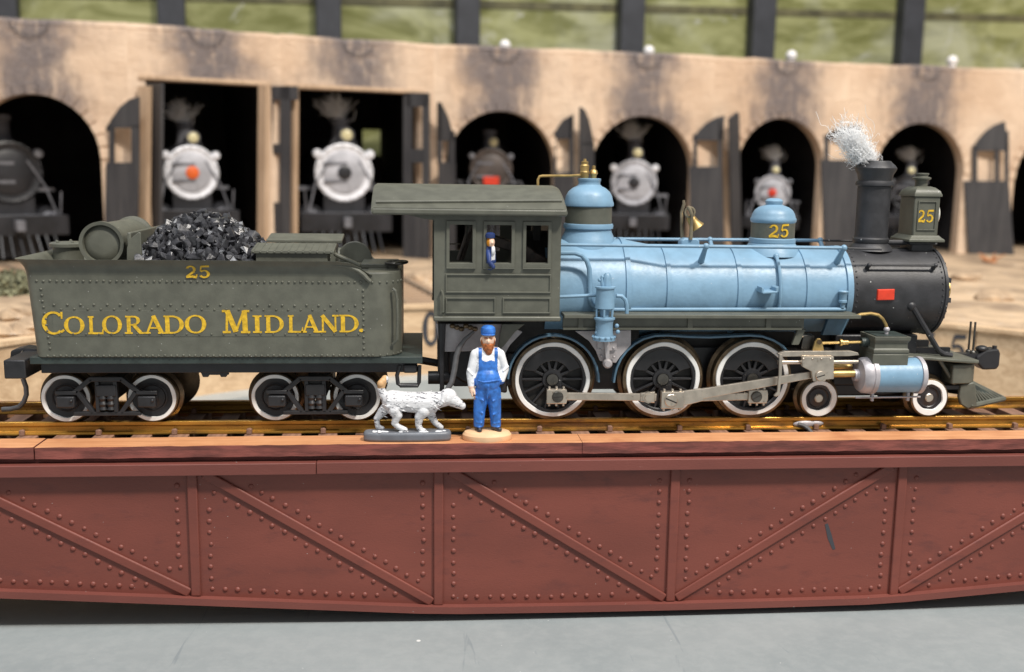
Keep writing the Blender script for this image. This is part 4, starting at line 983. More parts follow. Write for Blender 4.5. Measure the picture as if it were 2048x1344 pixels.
# ---- frame and ashpan, dark things between the wheels
build(MB().box(4, 112, -5.2, -4.2, 6.2, 14).box(4, 112, 4.2, 5.2, 6.2, 14).box(28, 110, -4, 4, 5, 8), 'frame', M['black'], loco, smooth=None)
build(MB().box(86, 104, -6.5, 6.5, 6, 17), 'cylinder_saddle', M['black'], loco, bevel=.4)
build(MB().box(6, 22, -8, 8, 6.5, 13.5), 'ash_pan', M['black'], loco, bevel=.4)
# ---- mudguards over the drivers
def guard(px, name, mat='slate_blue', Y0=-11.5, Y1=-9.4, th=.45):
    P = [Vector((at(a_, b_, Y0)[0], at(a_, b_, Y0)[1])) for a_, b_ in px]; n = len(P); out = []; inn = []
    for i in range(n):
        d = (P[min(i+1,n-1)]-P[max(i-1,0)]).normalized(); nn = Vector((-d.y, d.x)); out.append(P[i]+nn*th/2); inn.append(P[i]-nn*th/2)
    return build(MB().prism([tuple(q) for q in out]+[tuple(q) for q in reversed(inn)], Y0, Y1), name, M[mat], loco, smooth=50, bevel=.1)
def arcpx(cx, cy, r, a0, a1, n=18): return [(cx+r*math.cos(math.radians(a0+(a1-a0)*i/n)), cy-r*math.sin(math.radians(a0+(a1-a0)*i/n))) for i in range(n+1)]
guard(arcpx(1107, 762, 91, 178, -2), 'mudguard')
guard([(1228,766),(1230,752),(1234,736),(1242,718),(1254,702),(1270,688),(1288,678),(1310,672),(1335,671),(1380,674),(1420,675),(1460,673),(1500,671),(1525,673),(1548,681),(1566,692),(1580,708)], 'mudguard')
# ---- driving wheels
def driver(X0, near, k):
    s = -1 if near else 1; yo = s*10.1; zc = 8.3; c = (X0, 0, zc)
    fl = lambda prof: [(r, s*y) for r, y in prof]
    L_ = dict(loc=c)
    wl = build(MB().lathe(fl([(6.1,9.7),(6.3,9.9),(6.85,9.92),(6.9,8),(6.1,8)]), (0,0,0), 'y', 64), 'driving_wheel', M['black'], loco, **L_)
    build(MB().lathe(fl([(7.6,9.95),(8.25,9.75),(8.3,9.2),(8.35,8.0),(9.0,7.6),(9.05,7.2),(8.7,7.0),(6.4,7.0)]), (0,0,0), 'y', 64), 'tyre', M['tyre'], wl, **L_)
    mb = MB(); n = 96; vs = []
    for i in range(n):
        a = 2*PI*i/n; ri = 6.75+.1*math.sin(a*3+k)*math.sin(a*7+k*2); ro = 7.68+.06*math.sin(a*5+k)
        for r, y in ((ri,9.9),(ri+.1,10.08),(ro-.12,10.1),(ro,9.88)): vs.append((r*math.sin(a), s*y, r*math.cos(a)))
    mb.add(vs, [(i*4+j, i*4+j+1, ((i+1) % n)*4+j+1, ((i+1) % n)*4+j) for i in range(n) for j in range(3)])
    build(mb, 'white_rim', M['white'], wl, **L_)
    build(MB().lathe(fl([(0,8.4),(6.3,8.4),(6.3,8.2),(0,8.2)]), (0,0,0), 'y', 40), 'backing', M['near_black'], wl, **L_)
    if not near: return
    sp = None
    for i in range(14):
        a = 2*PI*(i+.5)/14
        mb = MB().prism([(-.3,1.7),(.3,1.7),(.2,6.25),(-.2,6.25)], -9.55, -8.5)
        if sp is None: sp = build(mb, 'spoke', M['black'], wl, **L_, smooth=None, bevel=.1); sp.rotation_euler = (0, a, 0)
        else: clone(sp, wl, c, (0, a, 0))
    build(MB().lathe([(0,-9.75),(1.2,-9.8),(1.3,-10.15),(1.35,-9.8),(2.0,-9.8),(2.15,-9.5),(2.15,-8.5)], (0,0,0), 'y', 28), 'hub', M['black'], wl, **L_)
    build(MB().lathe([(0,-10.2),(1.15,-10.2),(1.25,-10.05),(1.25,-9.6)], (0,0,0), 'y', 24), 'axle_end', M['screw'], wl, **L_)
    cw = [(6.3*math.cos(math.radians(a)), 6.3*math.sin(math.radians(a))) for a in range(22, 163, 5)]+[(3.75*math.cos(math.radians(a)), 3.75*math.sin(math.radians(a))) for a in range(155, 24, -5)]
    build(MB().prism(cw, -9.72, -8.5), 'counterweight', M['black'], wl, **L_, smooth=30, bevel=.12)
    build(MB().prism([(-1.1,0),(-.3,-4.4),(2.2,-4.6),(1.9,0)], -9.9, -8.6), 'crank_web', M['black'], wl, **L_, smooth=30, bevel=.3)
DX = [X(1105,760,-10.1), X(1326,760,-10.1), X(1505,760,-10.1)]
for k, x in enumerate(DX): driver(x, True, k); driver(x, False, k)
for x in DX: build(MB().cyl((x,-8,8.3),(x,8,8.3), 1.5, n=16), 'axle', M['black'], loco)
def small_wheel(X0, R_, near, k, par, ro, disc, kick=False):
    s = -1 if near else 1; c = (X0, 0, R_); fl = lambda prof: [(r, s*y) for r, y in prof]
    wl = build(MB().lathe(fl([(0,9.45),(ro*.24,9.5),(ro*.3,9.35),(ro*.5,9.3),(ro*.55,9.45),(ro*.6,9.3),(ro*.86,9.55),(ro*.86,8)]), (0,0,0), 'y', 44), 'wheel', M[disc], par, loc=c)
    build(MB().lathe(fl([(ro-.1,9.9),(R_-.05,9.7),(R_+.05,8.0),(R_+.65,7.6),(R_+.7,7.2),(R_+.3,7.0),(0,7.0)]), (0,0,0), 'y', 48), 'tyre', M['tyre'], wl, loc=c)
    n = 80; vs = []; rb = ro*.74 if disc != 'black' or kick else ro*.83
    for i in range(n):
        a = 2*PI*i/n; ri = rb+.1*math.sin(a*2+k*2)*math.sin(a*5+k)-(.28*max(0, math.cos((a-2.4-k))) if kick else 0)
        for r, y in ((ri,9.55),(ri+.08,9.95),(ro-.1,9.98),(ro,9.8)): vs.append((r*math.sin(a), s*y, r*math.cos(a)))
    build(MB().add(vs, [(i*4+j, i*4+j+1, ((i+1) % n)*4+j+1, ((i+1) % n)*4+j) for i in range(n) for j in range(3)]), 'white_rim', M['white'], wl, loc=c)
    if near: build(MB().lathe([(0,-9.85),(ro*.2,-9.85),(ro*.24,-9.7),(ro*.24,-9.4)], (0,0,0), 'y', 18), 'axle_end', M['steel' if disc != 'black' else 'black'], wl, loc=c)
    return wl
M['hubblack'] = paint('brown_black_wheel', (.022,.017,.017), .35, var=.2)
for k, px in enumerate((1639, 1860)):
    x = X(px, 797, -10)
    for nr in (True, False): small_wheel(x, 4.1, nr, k, loco, 3.78, 'hubblack', True)
    build(MB().cyl((x,-8,4.1),(x,8,4.1), .9, n=12), 'axle', M['black'], loco)
build(MB().box(80, 107, -4.6, 4.6, 3.4, 6.2), 'pilot_truck', M['black'], loco, bevel=.4)
# ---- rods
PN = [at(1115, 793, -12), at(1338, 797, -12), at(1512, 793, -12)]
def bigend(c, Y, w, h, name='bearing_block', par=None):
    x, z = c
    b = build(MB().prism([(x-w/2,z-h/2),(x+w*.5,z-h/2),(x+w*.55,z-h*.2),(x+w*.55,z+h*.2),(x+w*.5,z+h/2),(x-w/2,z+h/2)], Y, Y+1.4), name, M['steel'], par or loco, smooth=None, bevel=.15)
    mb = MB()
    for dx in (-w*.36, 0, w*.36): mb.box(x+dx-.22, x+dx+.22, Y+.3, Y+1.1, z+h/2, z+h/2+.5); mb.box(x+dx-.22, x+dx+.22, Y+.3, Y+1.1, z-h/2-.5, z-h/2)
    build(mb, 'studs', M['steel'], b, bevel=.08, smooth=None)
    return b
def screw(c, Y, r, par, mat='screw', ang=.2):
    x, z = c
    sc_ = build(MB().lathe([(0,Y-.28),(r*.9,Y-.28),(r,Y-.15),(r,Y+.3)], (x,0,z), 'y', 24), 'crank_pin', M[mat], par)
    dx, dz = math.cos(ang)*r*.9, math.sin(ang)*r*.9
    build(MB().prism([(x-dx+dz*.12,z-dz-dx*.12),(x+dx+dz*.12,z+dz-dx*.12),(x+dx-dz*.12,z+dz+dx*.12),(x-dx-dz*.12,z-dz+dx*.12)], Y-.3, Y-.2), 'screw_slot', M['near_black'], par, smooth=None)
def bar(p, q, w0, w1, Y0, Y1, name, mat='steel', par=None):
    dx, dz = q[0]-p[0], q[1]-p[1]; l = math.hypot(dx, dz); nx, nz = -dz/l, dx/l
    return build(MB().prism([(p[0]-nx*w0/2,p[1]-nz*w0/2),(q[0]-nx*w1/2,q[1]-nz*w1/2),(q[0]+nx*w1/2,q[1]+nz*w1/2),(p[0]+nx*w0/2,p[1]+nz*w0/2)], Y0, Y1), name, M[mat], par or loco, smooth=None, bevel=.12)
r1 = bar(PN[0], (PN[1][0]-2.5, PN[1][1]+.2), 1.6, 1.5, -11.9, -11.3, 'side_rod'); b1 = bigend((PN[0][0]-.2, PN[0][1]), -12.3, 4.0, 3.0, par=r1); screw(PN[0], -12.35, 1.15, r1, ang=.1)
q = (PN[1][0]-4.3, PN[1][1]+.25); build(MB().lathe([(0,-12.6),(.8,-12.6),(.85,-12.3),(1.2,-12.3),(1.25,-11.5)], (q[0],0,q[1]), 'y', 8), 'knuckle', M['steel'], r1)
build(MB().prism([(q[0]-1.6,q[1]-.9),(q[0]+1.4,q[1]-1.2),(q[0]+1.4,q[1]+1.2),(q[0]-1.6,q[1]+.9)], -12.1, -11.4), 'knuckle_plate', M['steel'], r1, bevel=.15, smooth=None)
r2 = bar((PN[1][0],PN[1][1]), PN[2], 1.6, 1.5, -11.9, -11.3, 'side_rod'); bigend((PN[2][0]+.3, PN[2][1]), -12.3, 3.9, 2.8, par=r2); screw(PN[2], -12.35, 1.15, r2, ang=.5)
XH = at(1637, 750, -14)
mr = bar((PN[1][0]+1.2, PN[1][1]+.3), (XH[0]-1.2, XH[1]-.1), 2.3, 1.5, -13.4, -12.7, 'main_rod'); bigend((PN[1][0]+.35, PN[1][1]), -13.7, 4.6, 3.5, par=mr); screw(PN[1], -13.75, 1.35, mr, 'steel', -.4)
p0 = (PN[1][0]+2.5, PN[1][1]+.35)
bar(p0, (p0[0]+4.0, p0[1]+.75), 3.1, 2.6, -13.6, -12.9, 'rod_strap', par=mr)
# ---- crosshead, guides, cylinder
G = lambda *pts: [at(a_, b_, -14.2) for a_, b_ in pts]
xh = build(MB().prism(G((1602,714),(1606,712),(1666,712),(1666,757),(1650,758),(1648,762),(1624,762),(1621,742),(1602,732)), -14.8, -14.0), 'crosshead', M['steel'], loco, smooth=None, bevel=.15)
mb = MB()
for a_ in (1607,1625,1643,1661): q = at(a_, 718, -14.8); mb.dome((q[0],-14.75,q[1]), .26, .2, '-y', 8)
build(mb, 'rivet_heads', M['steel'], xh)
screw(XH, -14.95, 1.0, xh, 'steel', .3)
tb = build(MB().prism(G((1556,708),(1570,703),(1702,702),(1718,706),(1720,711),(1700,713),(1562,714)), -13.9, -12.9), 'guide_bar', M['steel'], loco, smooth=None, bevel=.12)
build(MB().prism(G((1556,707),(1563,707),(1561,750),(1557,788),(1550,792),(1545,790),(1552,782),(1555,748)), -15.0, -14.4), 'guide_hanger', M['steel'], tb, smooth=None, bevel=.12)
c0, c1 = at(1556,725,-13.6), at(1716,724,-13.6)
build(MB().cyl((c0[0],-13.5,c0[1]),(c1[0],-13.5,c1[1]), .42, n=10), 'lower_guide', M['steel'], tb)
c0, c1 = at(1640,748,-13.4), at(1712,747,-13.4)
build(MB().cyl((c0[0],-13.4,c0[1]),(c1[0],-13.4,c1[1]), .75, n=12), 'piston_rod', M['brass'], xh)
build(MB().cyl((c0[0]+2,-11,c0[1]+1),(c1[0],-11,c1[1]+1), .6, n=12), 'inner_guide', M['brass'], tb)
cz = Zc(1780, 750, -13.2); CY = -13.2
cxl, cxr = X(1741,750,CY), X(1838,750,CY)
def cylinder(Yc):
    cy_ = build(MB().lathe([(3.5,cxl),(3.55,cxr)], (0,Yc,cz), 'x', 48), 'cylinder', M['blue'], loco)
    build(MB().lathe([(3.4,cxl+.5),(3.8,cxl+.4),(3.85,cxl-.5),(3.7,cxl-.6),(3.75,cxl-.75),(3.65,cxl-1.9),(3.2,cxl-2.5),(1.3,cxl-2.8),(1.2,cxl-3.6),(0,cxl-3.6)], (0,Yc,cz), 'x', 48), 'rear_cover', M['silver'], cy_)
    build(MB().lathe([(3.4,cxr-.9),(3.82,cxr-.8),(3.85,cxr),(3.4,cxr+.35),(0,cxr+.5)], (0,Yc,cz), 'x', 48), 'front_cover', M['silver'], cy_)
    for dx in (.6, 8.2):
        build(MB().box(cxl+dx-.3, cxl+dx+.3, Yc-.5, Yc+.3, cz-5.4, cz-3.5), 'drain_cock', M['silver'], cy_, bevel=.12)
    build(MB().cyl((cxl-3,Yc-.4,cz-4.6),(cxr+.4,Yc-.4,cz-4.5), .2, n=8), 'drain_rod', M['silver'], cy_)
cylinder(CY); cylinder(-CY)
# ---- valve chest
VY0, VY1 = -16.2, -9.0
va, vb = at(1747,726,VY0), at(1822,674,VY0)
for s in (1, -1):
    y0, y1 = sorted((VY0*s, VY1*s)); g = .45
    vc = build(rect_loft(MB(), [(va[0],vb[0],y0+.6,y1,cz+1.5),(va[0],vb[0],y0+.3,y1,va[1]+1.6),(va[0]+.05,vb[0]-.05,y0+.4,y1,va[1]+1.7),(va[0],vb[0],y0+.2,y1,va[1]+2.1),(va[0],vb[0],y0+.2,y1,va[1]+2.6),(va[0]+.25,vb[0]-.25,y0+.5,y1-.2,va[1]+2.9),(va[0]+.3,vb[0]-.3,y0+.5,y1-.2,vb[1]-1.4),(va[0],vb[0],y0,y1,vb[1]-.7),(va[0]-.05,vb[0]+.05,y0-.1,y1,vb[1])]), 'valve_chest', M['green'], loco, smooth=25, bevel=.07)
    build(MB().box(va[0]+.5, vb[0]-.5, y0+.5, y1-.5, vb[1], vb[1]+.15), 'chest_lid', M['dkgreen'], vc, bevel=.05, smooth=None)
    if s == 1:
        p = [at(a_, b_, -13.5) for a_, b_ in ((1712,633),(1722,629),(1742,627),(1757,630),(1766,638),(1772,649),(1774,657))]
        build(MB().tube([(q[0],-13.4,q[1]) for q in p], .34, 8), 'lubricator_pipe', M['brass'], vc)
        build(MB().ball((p[-1][0],-13.4,p[-1][1]-.2), .62, 10, 8).cyl((p[-1][0],-13.4,vb[1]),(p[-1][0],-13.4,p[-1][1]), .4, n=8), 'union', M['silver'], vc)
        a_, b_ = at(1640,686,-12.5), at(1732,684,-12.5)
        vr = build(MB().cyl((a_[0],-12.5,a_[1]),(b_[0],-12.5,b_[1]), .3, n=8), 'valve_rod', M['brass'], loco)
        q = at(1683,685,-12.5); build(MB().lathe([(.75,-.4),(.75,.0),(.5,.1),(.5,1.3),(.3,1.3)], (q[0],-12.5,q[1]), 'x', 14).lathe([(.4,-.4),(.75,-.4)], (q[0],-12.5,q[1]), 'x', 14), 'gland', M['brass'], vr)
        q = at(1722,684,-12.5); build(MB().lathe([(0,0),(.9,0),(.9,1.5),(0,1.5)], (q[0],-12.5,q[1]), 'x', 14), 'stuffing_box', M['dkgreen'], vr)
        build(MB().prism([at(a_, b_, -13) for a_, b_ in ((1624,704),(1630,684),(1635,677),(1641,677),(1645,684),(1649,704))], -13.0, -12.4), 'rocker', M['brass'], vr, smooth=None, bevel=.12)
        q = at(1638,684,-13); build(MB().lathe([(0,-13.3),(.5,-13.3),(.5,-12.9)], (q[0],0,q[1]), 'y', 10), 'rocker_pin', M['tyre'], vr)
        build(MB().prism([at(a_, b_, -11) for a_, b_ in ((1600,700),(1605,672),(1628,670),(1624,700))], -11.4, -8), 'rocker_stand', M['screw'], vr, smooth=None, bevel=.15)
        build(MB().cyl((at(1604,672,-11)[0],-11,at(1604,672,-11)[1]),(at(1622,674,-11)[0],-11,at(1622,674,-11)[1]), .35, n=8).cyl((at(1603,690,-11)[0],-11,at(1603,690,-11)[1]),(at(1618,691,-11)[0],-11,at(1618,691,-11)[1]), .3, n=8), 'rocker_bolts', M['steel'], vr)
# ---- pilot deck, beam, cowcatcher, coupler
ZD = 13.2; fx = 116.9; dx0 = 101.5
mb = MB().prism([(dx0-3,-11.3),(dx0+3,-11.2),(fx-8,-10.8),(fx-3,-10.2),(fx-.8,-9.4),(fx,-8.2),(fx,8.2),(fx-.8,9.4),(fx-3,10.2),(fx-8,10.8),(dx0-3,11.3)], -.7, 0, 'z')
mb.v = [(x_, y_, z_+13.35-max(0, x_-dx0)*.098) for x_, y_, z_ in mb.v]
pd = build(mb, 'pilot_deck', M['green'], loco, bevel=.2)
build(MB().prism([(fx-6.4,-9.7),(fx-2.4,-9.3),(fx-.7,-8),(fx-.7,8),(fx-2.4,9.3),(fx-6.4,9.7)], 6.9, 11.15, 'z'), 'pilot_beam', M['green'], loco, bevel=.3)
build(MB().box(dx0-2, fx-5, -5, 5, 10, 11.4), 'deck_support', M['black'], loco, smooth=None)
build(MB().box(dx0, fx-4, -8.5, -7.6, 5.6, 6.4), 'truck_bar', M['black'], loco, smooth=None)
q0, q1 = at(1884,722,-9.5), at(1905,770,-9.5)
build(MB().cyl((q0[0],-8.5,q0[1]),(q1[0]+1,-8.5,q1[1]), .4, n=8), 'deck_stay', M['green'], pd)
for s in (-1, 1):
    p0 = Vector((*at(1822,612,-8.6), 0)); zt_ = p0.y; 
    e = az(1884, 704, ZD+.2)
    yb = s*7.3
    b_ = build(MB().tube([(p0.x, s*8.7, zt_),(p0.x+.6, s*8.9, zt_-.7),(X(1884,704,-7.3)-.8, yb, ZD+.5),(X(1884,704,-7.3)+.3, yb, ZD-.2),(X(1884,704,-7.3)+2.2, yb, ZD-.5)], .58, 8), 'smokebox_brace', M['smokebox'], loco)
    build(MB().ball((p0.x, s*8.5, zt_), 1.05, 10, 8), 'brace_boss', M['smokebox'], b_)
nb = (115.4, 2.0); NX = 128.0; zn = 1.5
cc = build(MB().prism([(113.0,6.6),(fx-1.2,7.2),(fx-.7,7.0),(nb[0]+1.6,nb[1]+.1),(nb[0]-.4,nb[1]-.6),(nb[0]-2.0,nb[1]+.4),(112.8,4.0)], -8.9, -7.9), 'cowcatcher', M['green'], loco, smooth=30, bevel=.25)
build(MB().prism([(113.0,6.6),(fx-1.2,7.2),(fx-.7,7.0),(nb[0]+1.6,nb[1]+.1),(nb[0]-.4,nb[1]-.6),(nb[0]-2.0,nb[1]+.4),(112.8,4.0)], 7.9, 8.9), 'side_plate', M['green'], cc, smooth=30, bevel=.25)
zb = nb[1]; bars = 9
for s in (-1, 1):
    for i in range(bars+1):
        t = i/bars; yb = s*8.3*(1-t); xb = nb[0]+1.3+(NX-nb[0]-1.3)*t; zz_ = zb+.1+(zn-zb)*t
        build(MB().cyl((fx-1.0, s*(6.8*(1-t)+.15), 7.6), (xb, yb, zz_+.3), .24, .3, 8), 'bar', M['green'], cc)
    build(MB().tube([(nb[0]+.2, s*8.45, zb+.1), (nb[0]+1.3, s*8.3, zb+.1), (NX, s*.1, zn+.1)], .62, 8), 'foot_rail', M['green'], cc)
    build(MB().add([(fx-1.6, s*6.7, 7.3), (nb[0]+.3, s*7.9, zb+.3), (NX-1.2, 0, zn+.3), (fx-1.6, 0, 7.3), (fx-2.2, s*6.7, 7.0), (nb[0]-.3, s*7.9, zb), (NX-1.8, 0, zn), (fx-2.2, 0, 7.0)], [(0,1,2),(0,2,3),(4,6,5),(4,7,6),(0,4,5,1),(1,5,6,2),(3,7,4,0)]), 'backing_plate', M['dkgreen'], cc, smooth=None)
a_, b_ = at(1958,715,0), at(1992,715,0); zt_, zl_ = Zc(1970,695,0), Zc(1970,737,0)
cp = build(MB().prism([(a_[0]-1.5,zl_+1.8),(a_[0]+.3,zl_),(b_[0]-.5,zl_+.1),(b_[0],zl_+1),(b_[0],zt_-1),(b_[0]-.5,zt_),(a_[0]+.6,zt_-.3),(a_[0]-1.5,zt_-1.8)], -1.7, 1.6), 'coupler', M['black'], loco, smooth=None, bevel=.35)
build(MB().cyl((b_[0]-.9,-.6,zt_-.2),(b_[0]-.9,-.6,zt_+.5), .5, n=10).box(fx-3, a_[0]-.8, -1.2, 1.2, zl_+1.6, zt_-1.2).ball((a_[0]+.2,-.5,zt_-.2), (1.4,1.2,.8), 10, 8), 'coupler_knuckle', M['black'], cp)
for px, py0, py1, yy in ((1942,643,704,3.0),(1951,644,706,-.5)):
    a_, b_ = at(px,py0,yy), at(px,py1,yy); build(MB().cyl((a_[0],yy,b_[1]),(a_[0],yy,a_[1]), .24, n=8).ball((a_[0],yy,b_[1]), .7, 8, 6), 'flag_pin', M['screw'], loco)

# ---- cab
CYS = 15.5
def holed(x0, x1, z0, z1, holes, y0, y1):
    """wall with rectangular openings, cut into tiles"""
    xs_ = sorted({x0, x1}|{h[0] for h in holes}|{h[1] for h in holes}); zs_ = sorted({z0, z1}|{h[2] for h in holes}|{h[3] for h in holes})
    bm = bmesh.new(); V = {}
    def v(x, y, z):
        k = (round(x,4), round(y,4), round(z,4))
        if k not in V: V[k] = bm.verts.new(k)
        return V[k]
    solid = {}
    for i in range(len(xs_)-1):
        for j in range(len(zs_)-1):
            cx_, cz_ = (xs_[i]+xs_[i+1])/2, (zs_[j]+zs_[j+1])/2
            solid[i, j] = not any(h[0] < cx_ < h[1] and h[2] < cz_ < h[3] for h in holes)
    for (i, j), s_ in solid.items():
        if not s_: continue
        a, b, c, d = xs_[i], xs_[i+1], zs_[j], zs_[j+1]
        bm.faces.new([v(a,y0,c), v(b,y0,c), v(b,y0,d), v(a,y0,d)]); bm.faces.new([v(a,y1,d), v(b,y1,d), v(b,y1,c), v(a,y1,c)])
        if not solid.get((i-1,j)): bm.faces.new([v(a,y0,c), v(a,y0,d), v(a,y1,d), v(a,y1,c)])
        if not solid.get((i+1,j)): bm.faces.new([v(b,y0,d), v(b,y0,c), v(b,y1,c), v(b,y1,d)])
        if not solid.get((i,j-1)): bm.faces.new([v(b,y0,c), v(a,y0,c), v(a,y1,c), v(b,y1,c)])
        if not solid.get((i,j+1)): bm.faces.new([v(a,y0,d), v(b,y0,d), v(b,y1,d), v(a,y1,d)])
    bm.verts.index_update(); mb = MB(); mb.v = [tuple(q.co) for q in bm.verts]; mb.f = [tuple(q.index for q in f.verts) for f in bm.faces]; mb.mi = [0]*len(mb.f); bm.free(); return mb
def box_px(x0, x1, y0, y1, Y=-15.5):
    a = at((x0+x1)/2, y0, Y)[1]; b = at((x0+x1)/2, y1, Y)[1]; m_ = (y0+y1)/2
    return (at(x0, m_, Y)[0], at(x1, m_, Y)[0], b, a)
cx0, cx1 = at(868, 540, -15.5)[0], at(1121, 540, -15.5)[0]; cz0, cz1 = 21.9, 42.0
wins = [box_px(899,945,450,527), box_px(973,1023,450,526), box_px(1052,1096,450,527)]
wz0, wz1 = sum(q[2] for q in wins)/3, sum(q[3] for q in wins)/3
wins = [(q[0], q[1], wz0, wz1) for q in wins]
cab = build(holed(cx0, cx1, cz0, cz1, wins, -15.5, -14.9), 'cab', M['green'], loco, smooth=None)
build(holed(cx0, cx1, cz0, cz1, wins, 14.9, 15.5), 'far_side', M['green'], cab, smooth=None)
# front wall of the cab with a round cut for the boiler and two small windows
fw = MB(); Pb = [(-15,cz0),(-11.2,cz0),(-11.2,24.5)]+[(11.2*math.cos(PI-PI*k/20), 25+11.2*math.sin(PI-PI*k/20)) for k in range(21)]+[(11.2,24.5),(11.2,cz0),(15,cz0),(15,cz1),(-15,cz1)]
build(fw.prism(Pb, cx1-.8, cx1-.2, 'x'), 'front_wall', M['green'], cab, smooth=None)
for yy in (-15.0, 14.2):
    build(MB().box(cx0+.05, cx0+.85, yy, yy+.8, cz0, cz1), 'corner_post', M['green'], cab, smooth=None)
build(MB().box(cx0+.3, cx1, -14.8, 14.8, cz0-.6, cz0), 'cab_floor', M['near_black'], cab, smooth=None)
def frame_rect(mb, q, t, y0, y1):
    x0_, x1_, z0_, z1_ = q
    for b in ((x0_-t,x1_+t,z0_-t,z0_),(x0_-t,x1_+t,z1_,z1_+t),(x0_-t,x0_,z0_,z1_),(x1_,x1_+t,z0_,z1_)): mb.box(b[0],b[1],y0,y1,b[2],b[3])
    return mb
for q in wins:
    w_ = build(holed(q[0]-.62, q[1]+.62, q[2]-.85, q[3]+.72, [q], -15.85, -15.48), 'window_frame', M['green'], cab, smooth=None, bevel=.07)
    build(MB().box(q[0]-.62, q[1]+.62, -16.0, -15.5, q[2]-1.05, q[2]-.83), 'sill', M['green'], w_, smooth=None, bevel=.05)
    build(MB().box(q[0], q[1], -15.25, -15.15, q[2], q[2]+.18), 'sash', M['green'], w_, smooth=None)
for b in (box_px(894,1099,551,583), box_px(894,988,598,624), box_px(1008,1098,598,624)):
    build(holed(b[0]-.3, b[1]+.3, b[2]-.3, b[3]+.3, [b], -15.78, -15.48), 'panel_moulding', M['green'], cab, smooth=None, bevel=.08)
build(MB().box(cx0-.1, cx1+.2, -16.2, -14.9, cz0-.8, cz0+.15), 'sill_beam', M['green'], cab, bevel=.25)
build(MB().box(cx0-.1, cx1+.2, 14.9, 16.2, cz0-.8, cz0+.15), 'sill_beam', M['green'], cab, bevel=.25)
# grab iron at the rear corner
p = [at(885,583,-16.3), at(886,590,-16.3), at(886,624,-16.3)]
build(MB().tube([(p[0][0]-.2,-15.4,p[0][1]),(p[0][0]-.1,-16.3,p[0][1]),(p[1][0],-16.35,p[1][1]),(p[2][0],-16.35,p[2][1]),(p[2][0]+.1,-15.4,p[2][1]-.2)], .24, 8), 'grab_iron', M['green'], cab)
# roof: arched, with the eaves board and the gutter strip
rx0, rx1 = at(742,405,-17)[0], at(1136,405,-17)[0]
def roof_z(y, t=0): return 47.0+t-4.2*abs(y/17.4)**2.15
ys = [-17.4+34.8*i/28 for i in range(29)]
P = [(y, roof_z(y)) for y in ys]+[(y, roof_z(y)-.9) for y in reversed(ys)]
mb = MB(); n = len(P)
for xx, sc_ in ((rx0+.0,0),(rx0+.7,0),(rx1-1.3,0),(rx1,0)):
    pass
rings = [(rx0, 0, -.35), (rx0+.5, 0, 0), (rx1-1.0, 0, 0), (rx1-.25, 0, -.3), (rx1, 0, -.9)]
vs = []
for xx, _, dz in rings: vs += [(xx, y, z+(dz if i < 29 else 0)) for i, (y, z) in enumerate(P)]
fs = [(i*n+j, i*n+(j+1) % n, (i+1)*n+(j+1) % n, (i+1)*n+j) for i in range(len(rings)-1) for j in range(n)]+[tuple(range(n)), tuple((len(rings)-1)*n+k for k in range(n-1, -1, -1))]
rf = build(mb.add(vs, fs), 'roof', M['green'], loco, smooth=50)
for s in (-1, 1):
    y0, y1 = sorted((s*17.5, s*16.2)); build(MB().box(rx0+.1, rx1-.1, y0, y1, roof_z(17.4)-1.35, roof_z(17.4)-.05), 'eaves_board', M['green'], rf, bevel=.4, seg=3)
    vs = []
    mb = MB()
    za_, zb_ = roof_z(15.6)-.35, roof_z(14.2)-.0
    y_a, y_b = s*15.9, s*14.6
    mb.tube([(rx0+.9, y_a, roof_z(15.9)+.18), ((rx0+rx1)/2, (y_a+y_b)/2, roof_z(15.25)+.18), (rx1-.9, y_b, roof_z(14.6)+.18)], .33, 6); build(mb, 'gutter_strip', M['green'], rf)
    ya_, yb_ = sorted((s*15.45, s*14.9))
    build(MB().prism([(rx0+2.2, roof_z(16)-1.0), (cx0+.1, roof_z(16)-1.0), (cx0+.1, cz1-1.6), (cx0-2, cz1-1.3)], ya_, yb_), 'roof_bracket', M['green'], rf, smooth=None)
    build(MB().box(cx0, cx1, ya_, yb_, cz1-.05, roof_z(16)-.6), 'header', M['green'], rf, smooth=None)
# backhead and fittings inside the cab
bh = build(MB().lathe([(0,cx1-7),(7.6,cx1-7),(8.2,cx1-6.4),(8.2,cx1)], (0,1,29.5), 'x', 32), 'backhead', M['near_black'], loco)
M['oldwood'] = paint('dark_brown_fitting', (.06,.045,.035), .55, var=.35, vs=.8)
def inside(p, q, r, nm='lever', mat='oldwood'): build(MB().cyl(p, q, r, n=8), nm, M[mat], bh)
a_, b_ = at(917,520,-6), at(935,475,-6); inside((a_[0],-6,a_[1]),(b_[0],-6,b_[1]+1), .4); a_, b_ = at(923,520,-5), at(943,470,-5); inside((a_[0],-5,a_[1]),(b_[0],-5,b_[1]+1.5), .45)
P = [at(x_, y_, -9) for x_, y_ in ((985,470),(1030,486),(1030,505),(985,492))]; build(MB().prism(P, -9, -3), 'reach_rod', M['oldwood'], bh, bevel=.2)
P = [at(x_, y_, -10) for x_, y_ in ((1050,490),(1062,496),(1070,503),(1100,520),(1096,535),(1060,528),(1050,520))]; build(MB().prism(P, -10, -7), 'seat_box', M['oldwood'], bh, bevel=.25)
P = [at(x_, y_, -4) for x_, y_ in ((1066,440),(1082,440),(1082,520),(1066,505))]; build(MB().prism(P, -4, -3), 'boiler_mount', M['near_black'], bh, bevel=.2)
a_, b_ = at(895,488,6), at(920,488,6); inside((a_[0],6,a_[1]),(b_[0],6,b_[1]), .15, 'gauge_pipe', 'steel')
